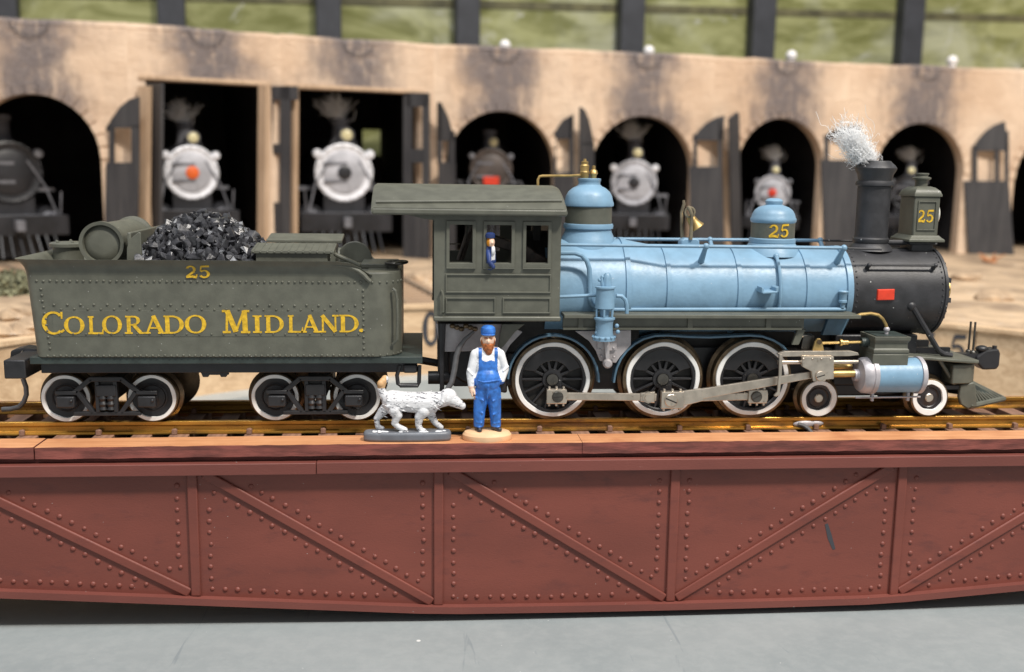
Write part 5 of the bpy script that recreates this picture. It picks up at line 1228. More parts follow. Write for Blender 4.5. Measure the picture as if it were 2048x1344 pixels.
for i, (x_, z_) in enumerate(((-1.5,4),(1.0,5),(2.6,2.2))):
    build(MB().lathe([(0,-.5),(1.1,-.5),(1.1,.4),(0,.4)], (cx1-7.4,x_,29.5+z_), 'x', 14), 'gauge', M['steel'], bh)
# things hanging below the cab: step post, hose, brake cylinder, drawbar
p = at(884,650,-11); q = at(880,786,-11)
build(MB().tube([(p[0],-11.2,p[1]+.4),(p[0]-.1,-11.2,12),(q[0]+.4,-11.2,7),(q[0]+.2,-11.2,q[1])], [.75,.55,.45,.35], 8), 'step_post', M['black'], loco)
hp = [at(a_, b_, -13) for a_, b_ in ((948,664),(930,680),(919,695),(913,712),(909,740),(904,765),(893,782),(884,790))]
build(MB().tube([(c_[0],-12.6,c_[1]) for c_ in hp], [.3,.45,.55,.58,.58,.58,.5,.4], 10), 'water_hose', M['hose'], loco)
build(MB().prism([(5,14.6),(5,9.5),(8,7.5),(13,6.0),(17,5.2),(17,14.6)], -9, -6), 'trailing_bracket', M['black'], loco, bevel=.5)
p = at(868,755,-7); build(MB().cyl((p[0]-1.2,-7,p[1]),(p[0]+4,-7,p[1]), 1.35, n=14), 'brake_cylinder', M['black'], loco)
p = at(858,735,-3); build(MB().tube([(p[0]-4,-2,11.2),(p[0]-1,-2.3,10.8),(p[0]+2,-2,10.2),(p[0]+8,-1,9.8)], .8, 8), 'drawbar', M['black'], loco)
mb = MB()
for k in range(6):
    x_, z_ = at(905+k*9, 652+(k % 3)*3, -12); mb.ball((x_,-12,z_), (.6,.5,.5), 8, 6)
build(mb, 'cab_valve', M['tyre'], loco)

# ================================================================== TENDER
td = thing('tender', 'olive grey tender lettered in yellow, coupled behind the blue locomotive', 'tender', (-38, 0, 0))
TX0, TX1 = at(70,700,-15)[0], at(803,700,-15)[0]; TZ0, TZ1 = 13.95, 29.6
def rrect(x0, x1, hy, rl, rr_, n=8):
    P = []
    for cx_, cy_, a0, r in ((x1-rr_,-hy+rr_,-90,rr_),(x1-rr_,hy-rr_,0,rr_),(x0+rl,hy-rl,90,rl),(x0+rl,-hy+rl,180,rl)):
        for k in range(n+1):
            a = math.radians(a0+90*k/n); P.append((cx_+r*math.cos(a), cy_+r*math.sin(a)))
    return P
foot = rrect(TX0, TX1, 15, 1.6, 5.5)
ZR = 30.35                      # top of the front, unflared part
xfl = at(738,540,-15)[0]       # where the flared coping ends
def lean(mb):
    # the rear plate leans back a little
    mb.v = [(x_-max(0, (TX0+16-x_)/16)*(z_-TZ0)*.075, y_, z_) for x_, y_, z_ in mb.v]; return mb
tank = build(lean(MB().prism(foot, TZ0, 30.2, 'z')), 'tank', M['green'], td, smooth=40, bevel=.12)
build(MB().prism(rrect(xfl-.5, TX1, 14.98, .3, 5.5), 30.15, ZR, 'z'), 'front_tank', M['green'], tank, smooth=40, bevel=.15)
# flared coping round the sides and the rear
def coping_ring():
    mb = MB(); prof = [(0,0),(.05,.5),(.25,1.3),(.7,2.1),(1.4,2.75),(1.55,2.95),(1.3,2.95),(.35,2.1),(-.1,1.2),(-.3,0)]
    path = []
    for s in (-1,):
        path.append((xfl+.6, -15, (0,-1), .0)); path.append((xfl-.4, -15, (0,-1), .25)); path.append((xfl-1.6, -15, (0,-1), .55)); path.append((xfl-3.2, -15, (0,-1), .85)); path.append((xfl-6, -15, (0,-1), 1.0))
        path += [(x_, -15, (0,-1), 1.0) for x_ in (-30,-45,-60)]
        for k in range(7):
            a = math.radians(270-90*k/6); path.append((TX0+1.6+1.6*math.cos(a), -13.4+1.6*math.sin(a), (math.cos(a), math.sin(a)), 1.0))
        for k in range(7):
            a = math.radians(180-90*k/6); path.append((TX0+1.6+1.6*math.cos(a), 13.4+1.6*math.sin(a), (math.cos(a), math.sin(a)), 1.0))
        path += [(x_, 15, (0,1), 1.0) for x_ in (-60,-45,-30,xfl-6)]
        path += [(xfl-3.2,15,(0,1),.85),(xfl-1.6,15,(0,1),.55),(xfl-.4,15,(0,1),.25),(xfl+.6,15,(0,1),.0)]
    vs = []; m_ = len(prof)
    for x_, y_, nn, h in path:
        for o_, z_ in prof: vs.append((x_+nn[0]*o_*max(h,.35), y_+nn[1]*(o_*max(h,.35)+.02), TZ1+.02+z_*max(h, .08)))
    fs = [(i*m_+j, i*m_+(j+1) % m_, (i+1)*m_+(j+1) % m_, (i+1)*m_+j) for i in range(len(path)-1) for j in range(m_)]+[tuple(range(m_)), tuple((len(path)-1)*m_+k for k in range(m_-1,-1,-1))]
    return mb.add(vs, fs)
build(lean(coping_ring()), 'flared_coping', M['green'], tank, smooth=60)
pts = [at(x_, y_, -15.4) for x_, y_ in ((560,526),(610,527),(660,529),(690,532),(706,536),(718,542),(727,549),(735,558),(741,563))]
build(MB().tube([(q[0],-15.5+.0*i,q[1]) for i, q in enumerate(pts)], [.2,.3,.35,.4,.45,.48,.48,.45,.4], 8), 'coping_bead', M['green'], tank)
# rivet lines
mb = MB(); RV = lambda x_, z_, r=.27: mb.dome((x_+random.gauss(0,.03), -15.0, z_+random.gauss(0,.03)), r, .24, '-y', 6)
zr1, zr2, zr3, zr4, zr5 = at(400,563,-15)[1], at(400,610,-15)[1], at(400,619,-15)[1], at(400,668,-15)[1], at(400,711,-15)[1]
x_ = TX0+2
while x_ < TX1-5.6:
    RV(x_, zr1); RV(x_+.3, zr5); x_ += 1.13
for k in range(6):     # round the front corner
    a = math.radians(-90+90*k/6); c = (TX1-5.5+5.5*math.cos(a), -9.5+5.5*math.sin(a))
    for z_ in (zr1, zr5): mb.ball((c[0], c[1], z_), .27, 6, 5)
x_ = TX0+4.5; k = 0
while x_ < at(722,610,-15)[0]:
    RV(x_, zr2); RV(x_+1.15, zr3, .24); RV(x_+.5, zr4, .24); x_ += 2.3
xv1, xv2 = at(93,620,-15)[0], at(727,620,-15)[0]
z_ = zr1-1.6
while z_ > zr5+1: RV(xv1+(zr1-z_)*.03, z_); RV(xv2, z_); z_ -= 1.12
build(lean(mb), 'rivets', M['green'], tank)['kind'] = 'stuff'
build(MB().box(xv1+1, xv2-.5, -15.06, -14.9, at(400,621,-15)[1]-5.0, at(400,621,-15)[1]+.0), 'lap_plate', M['green'], tank, smooth=None, bevel=.03)
# lettering
zl = at(400, 668, -15.1)[1]
letters = [('C',85,127,46),('O',129,168,36),('L',175,206,36),('O',205,243,37),('R',250,287,36),('A',288,329,36),('D',326,368,36),('O',370,412,37),('M',443,500,46),('I',506,523,35),('D',528,568,35),('L',574,606,35),('A',602,639,35),('N',638,677,35),('D',677,718,35),('.',718,727,35)]
mb = MB(); tx = []
for c, a, b, h in letters:
    y_ = 669-(a-85)*.0075; xa_, zb_ = at(a, y_, -15.1); xb_, zt_ = at(b, y_-h, -15.1); tx.append((c, xa_, xb_, zt_-zb_, zb_))
for word, tx_ in (('COLORADO', tx[:8]), ('MIDLAND.', tx[8:])):
    mb = MB()
    for c, xa_, xb_, h, zb_ in tx_: write(mb, [(c, xa_, xb_, h)], lambda u, v, d, zb_=zb_: (u, -15.07-d, zb_+v), .07)
    tag(build(mb, 'lettering', M['gold'], tank, smooth=None), 'yellow serif word %s on the tender side' % word)
mb = MB(); xa_, zb_ = at(371,556,-15.2); xb_, zt_ = at(420,531,-15.2)
write(mb, [('2',xa_,xa_+(xb_-xa_)*.48,zt_-zb_),('5',xa_+(xb_-xa_)*.53,xb_,zt_-zb_)], lambda u, v, d: (u, -15.12-d-max(0,(zb_+v-TZ1-.9))*.42, zb_+v), .12)
tag(build(mb, 'number', M['gold'], tank, smooth=None), 'small yellow 25 under the tender rim')
# corner handrail
p = [at(a_, b_, -15) for a_, b_ in ((785,578),(790,582),(793,600),(794,640),(793,680),(784,690))]
build(MB().tube([(c_[0]+.1,-14.2-(.4 if 0 < i < 5 else 0),c_[1]) for i, c_ in enumerate(p)], .28, 8), 'grab_iron', M['green'], tank)
# on top of the tank: hatch, air reservoir, bunker boards, tool boxes, brake wheel
hxc = at(133,500,2)[0]
ht = build(MB().lathe([(2.9,29.8),(2.9,33.4),(3.5,33.5),(3.5,34.1),(3.1,34.35),(0,34.5)], (hxc,3,0), 'z', 28), 'water_hatch', M['green'], td)
mb = MB()
for k in range(5): mb.ball((hxc+2.4*math.cos(k*1.25+.4),3+2.4*math.sin(k*1.25+.4),34.4), .35, 6, 5)
build(mb, 'hatch_bolts', M['green'], ht)
ax, azz = at(203,487,-11); Rr = 4.15
ar = build(MB().lathe([(0,-10.5),(2.0,-10.65),(3.0,-10.45),(3.45,-10.1),(3.5,-11.1),(Rr,-11.2),(Rr,-9.9),(3.75,-9.6),(3.7,9.8),(Rr,10),(Rr,11),(0,11)], (ax,0,azz), 'y', 44), 'air_reservoir', M['green'], td)
build(MB().box(ax-2.5, ax+2.5, -8, 8, 30, azz-2.5), 'cradle', M['green'], ar, smooth=None)
P = [at(a_, b_, -12) for a_, b_ in ((244,524),(250,514),(254,498),(256,478),(262,468),(288,457),(290,524))]
bw = at(256,480,-12)[0]
bk = build(MB().box(bw, bw+.7, -12.6, 12.6, 30, 37.4), 'bunker_board', M['green'], td, bevel=.2)
mbw = MB().prism([(bw-.9,30.2),(bw-.2,31),(bw-.05,34.5),(bw+.6,36.2),(bw+2.2,37.5),(bw+2.6,37.4),(bw+2.6,30.2)], -12.9, -12.3)
build(mbw, 'bunker_wing', M['green'], bk, smooth=40, bevel=.12)
bxr = at(505,500,-12)[0]
for y0, y1, nm in ((-13.2,-6.8,'near'), (6.2,12.6,'far')):
    a_ = at(512,515,-13)[0]; b_ = at(655,515,-13)[0]
    tb_ = build(MB().box(a_, b_, y0, y1, 30, 33.8), 'tool_box', M['green'], td, bevel=.1); dz_ = 1.85 if nm == 'near' else 2.5
    lid = build(MB().prism([(y0-.5,31.85+dz_),(y1+.3,32.75+dz_),(y1+.3,33.4+dz_),(y0-.5,32.45+dz_)], a_-.8, b_+1.3, 'x'), 'lid', M['green'], tb_, smooth=None, bevel=.1)
    if nm == 'near':
        mb = MB()
        for k in range(12):
            xq = a_-.4+(b_-a_+1.2)*k/11; mb.add([(xq-.12,y0-.45,34.38),(xq+.12,y0-.45,34.38),(xq+.12,y1+.2,35.31),(xq-.12,y1+.2,35.31),(xq-.12,y0-.45,34.05),(xq+.12,y0-.45,34.05),(xq+.12,y1+.2,34.95),(xq-.12,y1+.2,34.95)], [(0,1,2,3),(4,7,6,5),(0,4,5,1),(1,5,6,2),(2,6,7,3),(3,7,4,0)])
            mb.dome((xq,y0-.5,34.00), .2, .16, '-y', 6)
        build(mb, 'lid_ribs', M['green'], tb_, smooth=None)
# front of the bunker: slope bar, curved bulkhead, shelf, brake wheel
p0, p1 = at(668,508,-9), at(722,532,-9)
build(MB().prism([(p0[0],p0[1]-.3),(p1[0],p1[1]-.3),(p1[0],p1[1]+.4),(p0[0],p0[1]+.4)], -10, -8), 'slope_bar', M['green'], td, bevel=.2)
cxw = at(712,520,6)[0]
build(MB().prism([(cxw-3.2,30.5)]+[(cxw+3.6*math.cos(math.radians(a))-.2, 31+3.8*math.sin(math.radians(a))) for a in range(150,-1,-10)]+[(cxw+3.4,30.5)], 5.0, 5.8), 'bulkhead', M['green'], td, smooth=40, bevel=.15)
sh0, sh1 = at(722,530,-5)[0], at(795,530,-5)[0]
build(MB().box(sh0, sh1, -6, 6, 30.3, 31.15), 'shelf', M['green'], td, bevel=.12)
bwc = at(793,532,-6); 
mbk = MB().tube([(bwc[0]+2.1*math.cos(k*PI/12), -6.2+2.6*math.sin(k*PI/12), 31.5+.12*math.cos(k*PI/12)) for k in range(24)], .3, 8, closed=True)
bwh = build(mbk, 'brake_wheel', M['screw'], td)
for k in range(3): build(MB().cyl((bwc[0]+2.1*math.cos(k*PI/3),-6.2+2.6*math.sin(k*PI/3),31.5),(bwc[0]-2.1*math.cos(k*PI/3),-6.2-2.6*math.sin(k*PI/3),31.5), .2, n=6), 'wheel_spoke', M['screw'], bwh)
build(MB().cyl((bwc[0],-6.2,15),(bwc[0],-6.2,31.5), .3, n=8), 'brake_staff', M['screw'], bwh)
# underframe
fx0, fx1 = at(62,722,-14)[0], at(845,722,-14)[0]
uf = build(MB().box(fx0, fx1, -14.7, 14.7, 12.6, 13.92), 'deck_plate', M['dkgreen'], td, bevel=.1)
build(MB().box(fx0+1.5, fx1-1, -13.4, -11.8, 10.6, 12.6), 'side_sill', M['black'], uf, bevel=.15)
build(MB().box(fx0+1.5, fx1-1, 11.8, 13.4, 10.6, 12.6), 'side_sill', M['black'], uf, bevel=.15)
for px, wd in ((412,2),(448,2)):
    x_ = at(px,750,-12.6)[0]; build(MB().prism([(x_-.9,10.7),(x_+.9,10.7),(x_+.5,9.7),(x_-.5,9.7)], -13.2, -12.2), 'truss_post', M['black'], uf, smooth=None, bevel=.1)
build(MB().box(at(405,748,-12.6)[0], at(458,748,-12.6)[0], -13.1, -12.3, 10.1, 10.7), 'battery_box', M['black'], uf, smooth=None, bevel=.1)
es0, es1 = at(8,735,-6)[0], at(66,735,-6)[0]
build(MB().box(es1-2.5, es1+1.5, -13.8, 13.8, 9.6, 13.2), 'end_beam', M['black'], uf, bevel=.25)
cpl = build(MB().prism([(es0,10.8),(es0+.6,9.0),(es0+2.5,8.6),(es1,9.3),(es1,13.4),(es0+2.6,13.7),(es0+.4,13.2)], -3.5, 1.0), 'coupler', M['black'], td, smooth=None, bevel=.4)
build(MB().cyl((es0+.8,-3.6,10.2),(es0+2.8,-3.6,13.2), .12, n=6), 'lift_bar', M['steel'], cpl)
p = [at(a_, b_, -6) for a_, b_ in ((44,758),(50,775),(51,790),(46,804),(36,815),(20,819),(2,820))]
build(MB().tube([(c_[0],-5.5,c_[1]) for c_ in p], .48, 10), 'air_hose', M['hose'], cpl)
# step under the tender's front corner
s0, s1 = at(800,740,-13.5), at(838,740,-13.5)
stp = build(MB().tube([(s0[0],-13.4,12),(s0[0]-.6,-13.4,10),(s0[0]-.4,-13.4,8.3),(s0[0]+.1,-13.4,8.0),(s1[0]-.2,-13.4,8.0),(s1[0],-13.4,8.6),(s1[0]+.1,-13.4,12)], .4, 8), 'step_stirrup', M['black'], td)
build(MB().box(s0[0]-.1, s1[0]-.1, -13.9, -11.5, 7.6, 8.1), 'step_tread', M['black'], stp, bevel=.15)
q0, q1 = at(806,728,-13.8), at(834,744,-13.8)
build(MB().box(q0[0], q1[0], -14.1, -13.3, q1[1]-.2, q0[1]), 'step_plate', M['black'], stp, bevel=.5)
# trucks
TWX = [at(131,797,-10)[0], at(304,797,-10)[0], at(550,795,-10)[0], at(714,793,-10)[0]]
for i, x_ in enumerate(TWX):
    for nr in (True, False): small_wheel(x_, 4.9, nr, i, td, 4.65, 'black')
    build(MB().cyl((x_,-8,4.9),(x_,8,4.9), .9, n=12), 'axle', M['black'], td)
for a, b in ((TWX[0],TWX[1]),(TWX[2],TWX[3])):
    for s in (-1, 1):
        c = (a+b)/2; w_ = (b-a)/2; YF = s*11.6
        y0, y1 = sorted((YF, YF-s*1.0))
        def barp(p, q, wd, nm='frame_bar', dy=0): return bar((c+p[0],p[1]), (c+q[0],q[1]), wd, wd, y0+dy, y1+dy, nm, 'black', tr)
        tr = build(MB().box(c-2.1, c-1.3, y0, y1, 2.2, 8.6), 'truck_frame', M['black'], td, bevel=.12)
        build(MB().box(c+1.3, c+2.1, y0, y1, 2.2, 8.6), 'column', M['black'], tr, bevel=.12)
        barp((-3.1,9.0),(3.1,9.0), .95, 'top_bar'); barp((-2.8,9.1),(-6.1,6.3), .95, 'top_bar'); barp((2.8,9.1),(6.1,6.3), .95, 'top_bar')
        barp((-5.7,6.7),(-2.6,2.3), .85, 'arch_bar'); barp((5.7,6.7),(2.6,2.3), .85, 'arch_bar'); barp((-6.3,2.15),(6.3,2.15), .8, 'bottom_bar')
        for t_ in (-1, 1):
            jx = c+t_*w_*.93
            bb = build(MB().box(jx-1.75, jx+1.75, y0-.5 if s < 0 else y0, y1 if s < 0 else y1+.5, 3.4, 5.7), 'journal_box', M['black'], tr, bevel=.35, seg=3)
            build(MB().box(jx-2.0, jx+2.0, y0-.1, y1, 5.9, 6.7), 'box_cap', M['black'], tr, bevel=.15)
            if s < 0: build(MB().ball((jx+1.2,y0-.6,4.9), .35, 8, 6), 'box_bolt', M['black'], tr)
        build(MB().box(c-2.3+.4, c+2.3-.4, y0-.2, y1+.2, 5.6, 7.9), 'bolster_end', M['black'], tr, bevel=.2)
        for t_ in (-1, 1):
            build(MB().tube([(c+t_*.75, (y0+y1)/2-.1, 3.0+k*.55) for k in range(6)], [.85,.65,.88,.62,.88,.7], 10), 'spring', M['black'], tr)
    build(MB().box(c-2, c+2, -11, 11, 5, 8.5), 'bolster', M['near_black'], td)

# ================================================================== COAL
coal = thing('coal_load', 'heaped glossy black coal lumps in the tender bunker', 'coal', (at(400,500,0)[0], 0, 30.2))
rc = random.Random(3)
def rock():
    bm = bmesh.new(); pts = [Vector((rc.gauss(0,1), rc.gauss(0,1), rc.gauss(0,1))).normalized()*rc.uniform(.8,1.15) for _ in range(13)]
    for q in pts: bm.verts.new((q.x*1.15, q.y*1.0, q.z*.75))
    r_ = bmesh.ops.convex_hull(bm, input=bm.verts)
    bmesh.ops.delete(bm, geom=[g for g in r_['geom_interior'] if isinstance(g, bmesh.types.BMVert)], context='VERTS')
    me = bpy.data.meshes.new('coal_lump'); bm.to_mesh(me); bm.free(); me.materials.append(M['coal']); return me
rocks_ = [rock() for _ in range(9)]
cxa, cxb = at(272,515,-12)[0], at(528,515,-12)[0]; cxm = at(388,430,0)[0]
def pile_h(x_, y_):
    t = (x_-cxa)/(cxb-cxa); top = 10.2*math.sin(PI*min(1,max(0,t*.92+.08)))**.55*(1-.35*max(0,t-.45)); return max(31.6, 30.4+top*(1-.66*(abs(y_)/12.5)**1.6))
n = 0; tries = 0; placed = []
while n < 296 and tries < 60000:
    tries += 1
    x_ = rc.uniform(cxa, cxb); y_ = rc.uniform(-13.2, 7) if tries > 250 else rc.uniform(-13.6, -11.5); r_ = rc.choice((.85,1.0,1.15,1.3,1.5,1.7))
    if any((x_-q[0])**2+((y_-q[1])*.9)**2 < (.43*(r_+q[2]))**2 for q in placed): continue
    placed.append((x_, y_, r_)); z_ = pile_h(x_, y_)
    o = bpy.data.objects.new('coal_lump', rc.choice(rocks_)); COL.objects.link(o); o.parent = coal
    o.location = Vector((x_, y_, z_-r_*.3+rc.uniform(-.2,.35)))-ORG[coal.name]; o.scale = (r_, r_*rc.uniform(.8,1.1), r_*rc.uniform(.8,1.15)); o.rotation_euler = (rc.uniform(0,6), rc.uniform(0,6), rc.uniform(0,6)); n += 1
mb = MB(); NX_, NY_ = 26, 18; vs = []
for i in range(NX_+1):
    for j in range(NY_+1):
        x_ = cxa+(cxb-cxa)*i/NX_; y_ = -13.4+26*j/NY_; vs.append((x_, y_, pile_h(x_, y_)-1.0+rc.uniform(-.3,.3)))
build(mb.add(vs, [(i*(NY_+1)+j, (i+1)*(NY_+1)+j, (i+1)*(NY_+1)+j+1, i*(NY_+1)+j+1) for i in range(NX_) for j in range(NY_)]), 'small_coal', M['coal'], coal, smooth=None)['kind'] = 'stuff'
mb = MB()
for _ in range(350):
    x_ = rc.uniform(cxa, cxb); y_ = rc.uniform(-13.2, 6); z_ = pile_h(x_, y_); r_ = rc.uniform(.18,.5); b0 = len(mb.v)
    q = [Vector((rc.gauss(0,1), rc.gauss(0,1), rc.gauss(0,1))).normalized()*r_+Vector((x_,y_,z_+rc.uniform(-.2,.5))) for _ in range(4)]; mb.add(q, [(0,1,2),(0,2,3),(0,3,1),(1,3,2)])
build(mb, 'coal_slack', M['coal'], coal, smooth=None)['kind'] = 'stuff'

# ================================================================== COTTON SMOKE of the locomotive
rs = random.Random(11)
sx0 = X(1741,320); sz0 = Zc(1743,326)
def spine(t): return Vector((-.3-5.4*t-.9*t*t+1.9*max(0,t-.6)**1.5, .4*math.sin(t*4), 8.4*t-.9*math.sin(t*PI)))
def fibre(mb, r, wild, top=.75):
    t0 = rs.random()**1.5*top; ln = rs.uniform(.12, .4); k = 16; pts = []
    off = Vector((rs.gauss(0,1), rs.gauss(0,1), rs.gauss(0,.7)))*.66; ph = [rs.uniform(0,6.3) for _ in range(6)]; fr = [rs.uniform(4,15) for _ in range(3)]; am = rs.uniform(.2,.75)*wild
    dr = Vector((rs.gauss(0,1), rs.gauss(0,1), rs.gauss(0,.8)))*.9*wild
    for i in range(k+1):
        u = i/k; t = t0+ln*u; w_ = .75+2.0*min(t,1)
        cv = Vector((math.sin(ph[0]+fr[0]*u), math.sin(ph[1]+fr[1]*u), math.sin(ph[2]+fr[2]*u)))*am
        pts.append(spine(t)+off*w_+cv+dr*u*u)
    mb.tube(pts, r, 3)
mb = MB()
for _ in range(620): fibre(mb, rs.uniform(.03,.05), 1.1)
for _ in range(560): fibre(mb, rs.uniform(.03,.055), .8, .4)
for _ in range(50): fibre(mb, .028, 2.0)
tag(build(mb, 'cotton_smoke', M['wool'], loc=(sx0+.2, 0, sz0-.3), smooth=60), 'bright frayed tuft of white cotton rising from the black smokestack', 'smoke')

# ================================================================== FIGURES
def sculpt(mb, name, mats, pick, loc, parent=None, voxel=.14, smooth_it=6):
    me = bpy.data.meshes.new(name+'_src'); me.from_pydata([tuple(q) for q in mb.v], [], mb.f); finish(me, None)
    o = bpy.data.objects.new(name+'_src', me); COL.objects.link(o)
    r_ = o.modifiers.new('r', 'REMESH'); r_.mode = 'VOXEL'; r_.voxel_size = voxel; r_.use_smooth_shade = True
    s_ = o.modifiers.new('s', 'SMOOTH'); s_.iterations = smooth_it; s_.factor = .5
    bpy.context.view_layer.update(); dg = bpy.context.evaluated_depsgraph_get()
    m2 = bpy.data.meshes.new_from_object(o.evaluated_get(dg)); m2.name = name; bpy.data.objects.remove(o); bpy.data.meshes.remove(me)
    m2.materials.clear()
    for q in mats: m2.materials.append(M[q])
    for p_ in m2.polygons: p_.use_smooth = True; p_.material_index = pick(p_.center, p_.normal)
    ob = bpy.data.objects.new(name, m2); COL.objects.link(ob)
    if parent: ob.parent = parent; ob.location = Vector(loc)-ORG[parent.name]
    else: ob.location = loc
    ORG[ob.name] = Vector(loc); return ob
MY = -16.3; ZDK = -2.25
mx = at(974, 870, MY)[0]
man = thing('person', 'bearded railwayman figurine in blue overalls and cap, standing on the deck', 'figurine', (mx, MY, ZDK))
build(MB().lathe([(0,0),(4.7,0),(4.85,.25),(4.8,1.1),(4.4,1.6),(3.6,1.8),(0,1.85)], (0,0,0), 'z', 40), 'base', M['sand'], man, loc=(mx,MY,ZDK)).scale = (1,.66,1)
ZB = ZDK+1.8
mb = MB()
mb.ball((0,.1,16.3), (1.45,1.35,1.5), 16, 12); mb.ball((0,-.05,18.1), (1.5,1.6,1.85), 16, 12)      # neck, head
mb.ball((0,-1.55,17.9), (.34,.5,.5), 8, 6); mb.ball((1.5,.1,18.0), (.25,.4,.5), 8, 6); mb.ball((-1.5,.1,18.0), (.25,.4,.5), 8, 6)
mb.capsule((-1.9,.2,15.2), (1.9,.2,15.2), 1.35, 1.35); mb.ball((0,.1,13.0), (2.85,1.9,3.0), 18, 12); mb.ball((0,-.35,10.2), (2.95,2.25,2.7), 18, 12); mb.ball((.1,0,8.2), (2.85,2.0,1.9), 18, 12)
mb.capsule((-2.75,.2,15.0), (-3.75,.0,11.4), 1.15, 1.0); mb.capsule((-3.75,.0,11.4), (-3.6,-.5,8.9), 1.0, .75)     # his right arm
mb.capsule((2.75,.2,15.0), (3.8,.3,12.2), 1.1, .95); mb.capsule((3.8,.3,12.2), (2.95,-.7,10.1), .95, .8)           # left arm, hand in pocket
# hanging hand: palm, four fingers and a thumb
mb.ball((-3.5,-.55,8.2), (.62,.75,.8), 12, 8)
for k in range(4): mb.capsule((-3.6+.0*k,-1.05+k*.33,7.8), (-3.35,-1.0+k*.33,6.9+.07*abs(k-1.2)), .24, .2, 8)
mb.capsule((-3.1,-1.0,8.3), (-2.85,-1.3,7.5), .26, .22, 8)
mb.capsule((-1.25,0,7.6), (-1.75,0,4.0), 1.75, 1.35); mb.capsule((-1.75,0,4.0), (-1.85,.05,1.0), 1.35, 1.15)
mb.capsule((1.3,0,7.6), (1.75,0,4.0), 1.75, 1.35); mb.capsule((1.75,0,4.0), (1.95,.05,1.0), 1.35, 1.15)
mb.capsule((-1.85,.3,.5), (-1.75,-1.5,.35), .72, .55); mb.capsule((1.95,.3,.5), (2.7,-1.2,.35), .72, .55)
for p_, q_, r_ in (((-2.7,-.9,6.9),(-1.0,-1.75,6.3),.3), ((2.8,-.8,6.8),(1.1,-1.75,6.2),.3), ((-2.3,-1.0,4.2),(-1.0,-1.35,3.7),.26), ((2.4,-1.0,3.9),(1.2,-1.35,3.4),.26), ((-2.4,-.9,1.9),(-1.2,-1.15,1.7),.24), ((2.6,-.9,1.8),(1.4,-1.15,1.6),.24), ((-4.4,-.6,12.2),(-3.4,-1.0,11.3),.3), ((-4.3,-.6,10.4),(-3.3,-1.1,9.8),.28), ((4.4,-.4,12.8),(3.4,-.9,12.0),.3), ((0,-2.4,9.4),(-.2,-1.9,6.8),.28)):
    mb.capsule(p_, q_, r_, r_*.7, 8)
def pick_man(c, nn):
    x_, y_, z_ = c
    if z_ < .9: return 3
    if abs(x_) > 2.35 and z_ < 9.0 and x_ < 0 and z_ > 6.3 and (x_ < -2.75 or y_ < -1.9): return 0
    if z_ > 16.5: return 0
    arm = (x_ < -2.75-.12*max(0, 15-z_)*0 and z_ > 8.7 and x_ < -3.0+.0*z_) or (x_ > 3.0 and z_ > 10.0)
    if arm: return 1
    if z_ < 10.4+.35*math.sin(x_*2.0): return 2
    if y_ < .4:
        if z_ < 14.1+.12*math.sin(x_*3) and abs(x_) < 2.0+max(0, 12.6-z_)*.38: return 2
        if abs(abs(x_)-1.75) < .34 and z_ < 16.6: return 2
    else:
        if z_ < 13: return 2
        if abs(abs(x_)-1.7) < .38: return 2
    return 1
sculpt(mb, 'body', ['flesh','shirt','overall','boot'], pick_man, (mx, MY, ZB), man, .13, 3)
build(MB().lathe([(1.52,19.05),(1.58,19.3),(1.66,19.8),(1.5,20.4),(1.05,20.75),(.5,20.85),(0,20.85)], (0,0,0), 'z', 24).prism([(1.5*math.cos(math.radians(a)), -.7+1.35*math.sin(math.radians(a))) for a in range(180,361,12)], 19.0, 19.3, 'z'), 'cap', M['overall'], man, loc=(mx,MY,ZB), bevel=.15)
mb = MB().ball((0,-.75,16.75), (1.3,1.0,1.25), 14, 10); mb.ball((-1.2,-.1,17.6), (.42,.8,.9), 8, 6); mb.ball((1.2,-.1,17.6), (.42,.8,.9), 8, 6); mb.ball((0,-1.45,17.2), (.85,.35,.3), 10, 6); mb.ball((.1,-1.0,15.9), (.85,.6,.8), 10, 8)
sculpt(mb, 'beard', ['beard'], lambda c, nn: 0, (mx, MY, ZB), man, .12, 2)
mb = MB()
for s in (-1, 1): mb.capsule((s*.55-.3,-1.5,18.55), (s*.55+.3,-1.5,18.55), .16, .13, 8)
build(mb, 'eyes', M['beard'], man, loc=(mx,MY,ZB))
# folds of the trousers and pocket line
build(MB().tube([(-2.2,-1.75,10.3),(-1,-2.45,10.1),(.3,-2.6,10.25),(1.6,-2.35,10.4),(2.6,-1.6,10.3)], .16, 6), 'waist_seam', M['overall'], man, loc=(mx,MY,ZB))

for c_ in man.children:
    if not c_.name.startswith('base'): c_.scale = (.88, .92, 1)
# ---- dog
DY = -16.6; dgx = at(815, 872, DY)[0]
dog = thing('dog', 'white dog figurine with dark streaks and tan tail tip, beside the railwayman', 'figurine', (dgx, DY, ZDK))
bs_ = MB().prism([(8.5*math.cos(2*PI*k/40)*(1 if abs(math.cos(2*PI*k/40)) > .3 else 1), 2.1*math.copysign(abs(math.sin(2*PI*k/40))**.45, math.sin(2*PI*k/40))) for k in range(40)], 0, 2.0, 'z')
build(bs_, 'base', M['greybase'], dog, loc=(dgx,DY,ZDK), smooth=40, bevel=.6, seg=4)
ZG2 = ZDK+1.9
D = lambda px, py: ((px-815)/10.0, (864-py)/10.0)
mb = MB()
def limb(pts, y_, rs_):
    for (p, q), (r0, r1) in zip(zip(pts, pts[1:]), zip(rs_, rs_[1:])):
        a_ = D(*p); b_ = D(*q); mb.capsule((a_[0], y_[0] if isinstance(y_, tuple) else y_, a_[1]), (b_[0], y_[1] if isinstance(y_, tuple) else y_, b_[1]), r0, r1, 12)
limb([(786,804),(812,806),(838,808),(858,808)], 0, [2.1,2.0,2.1,2.2])
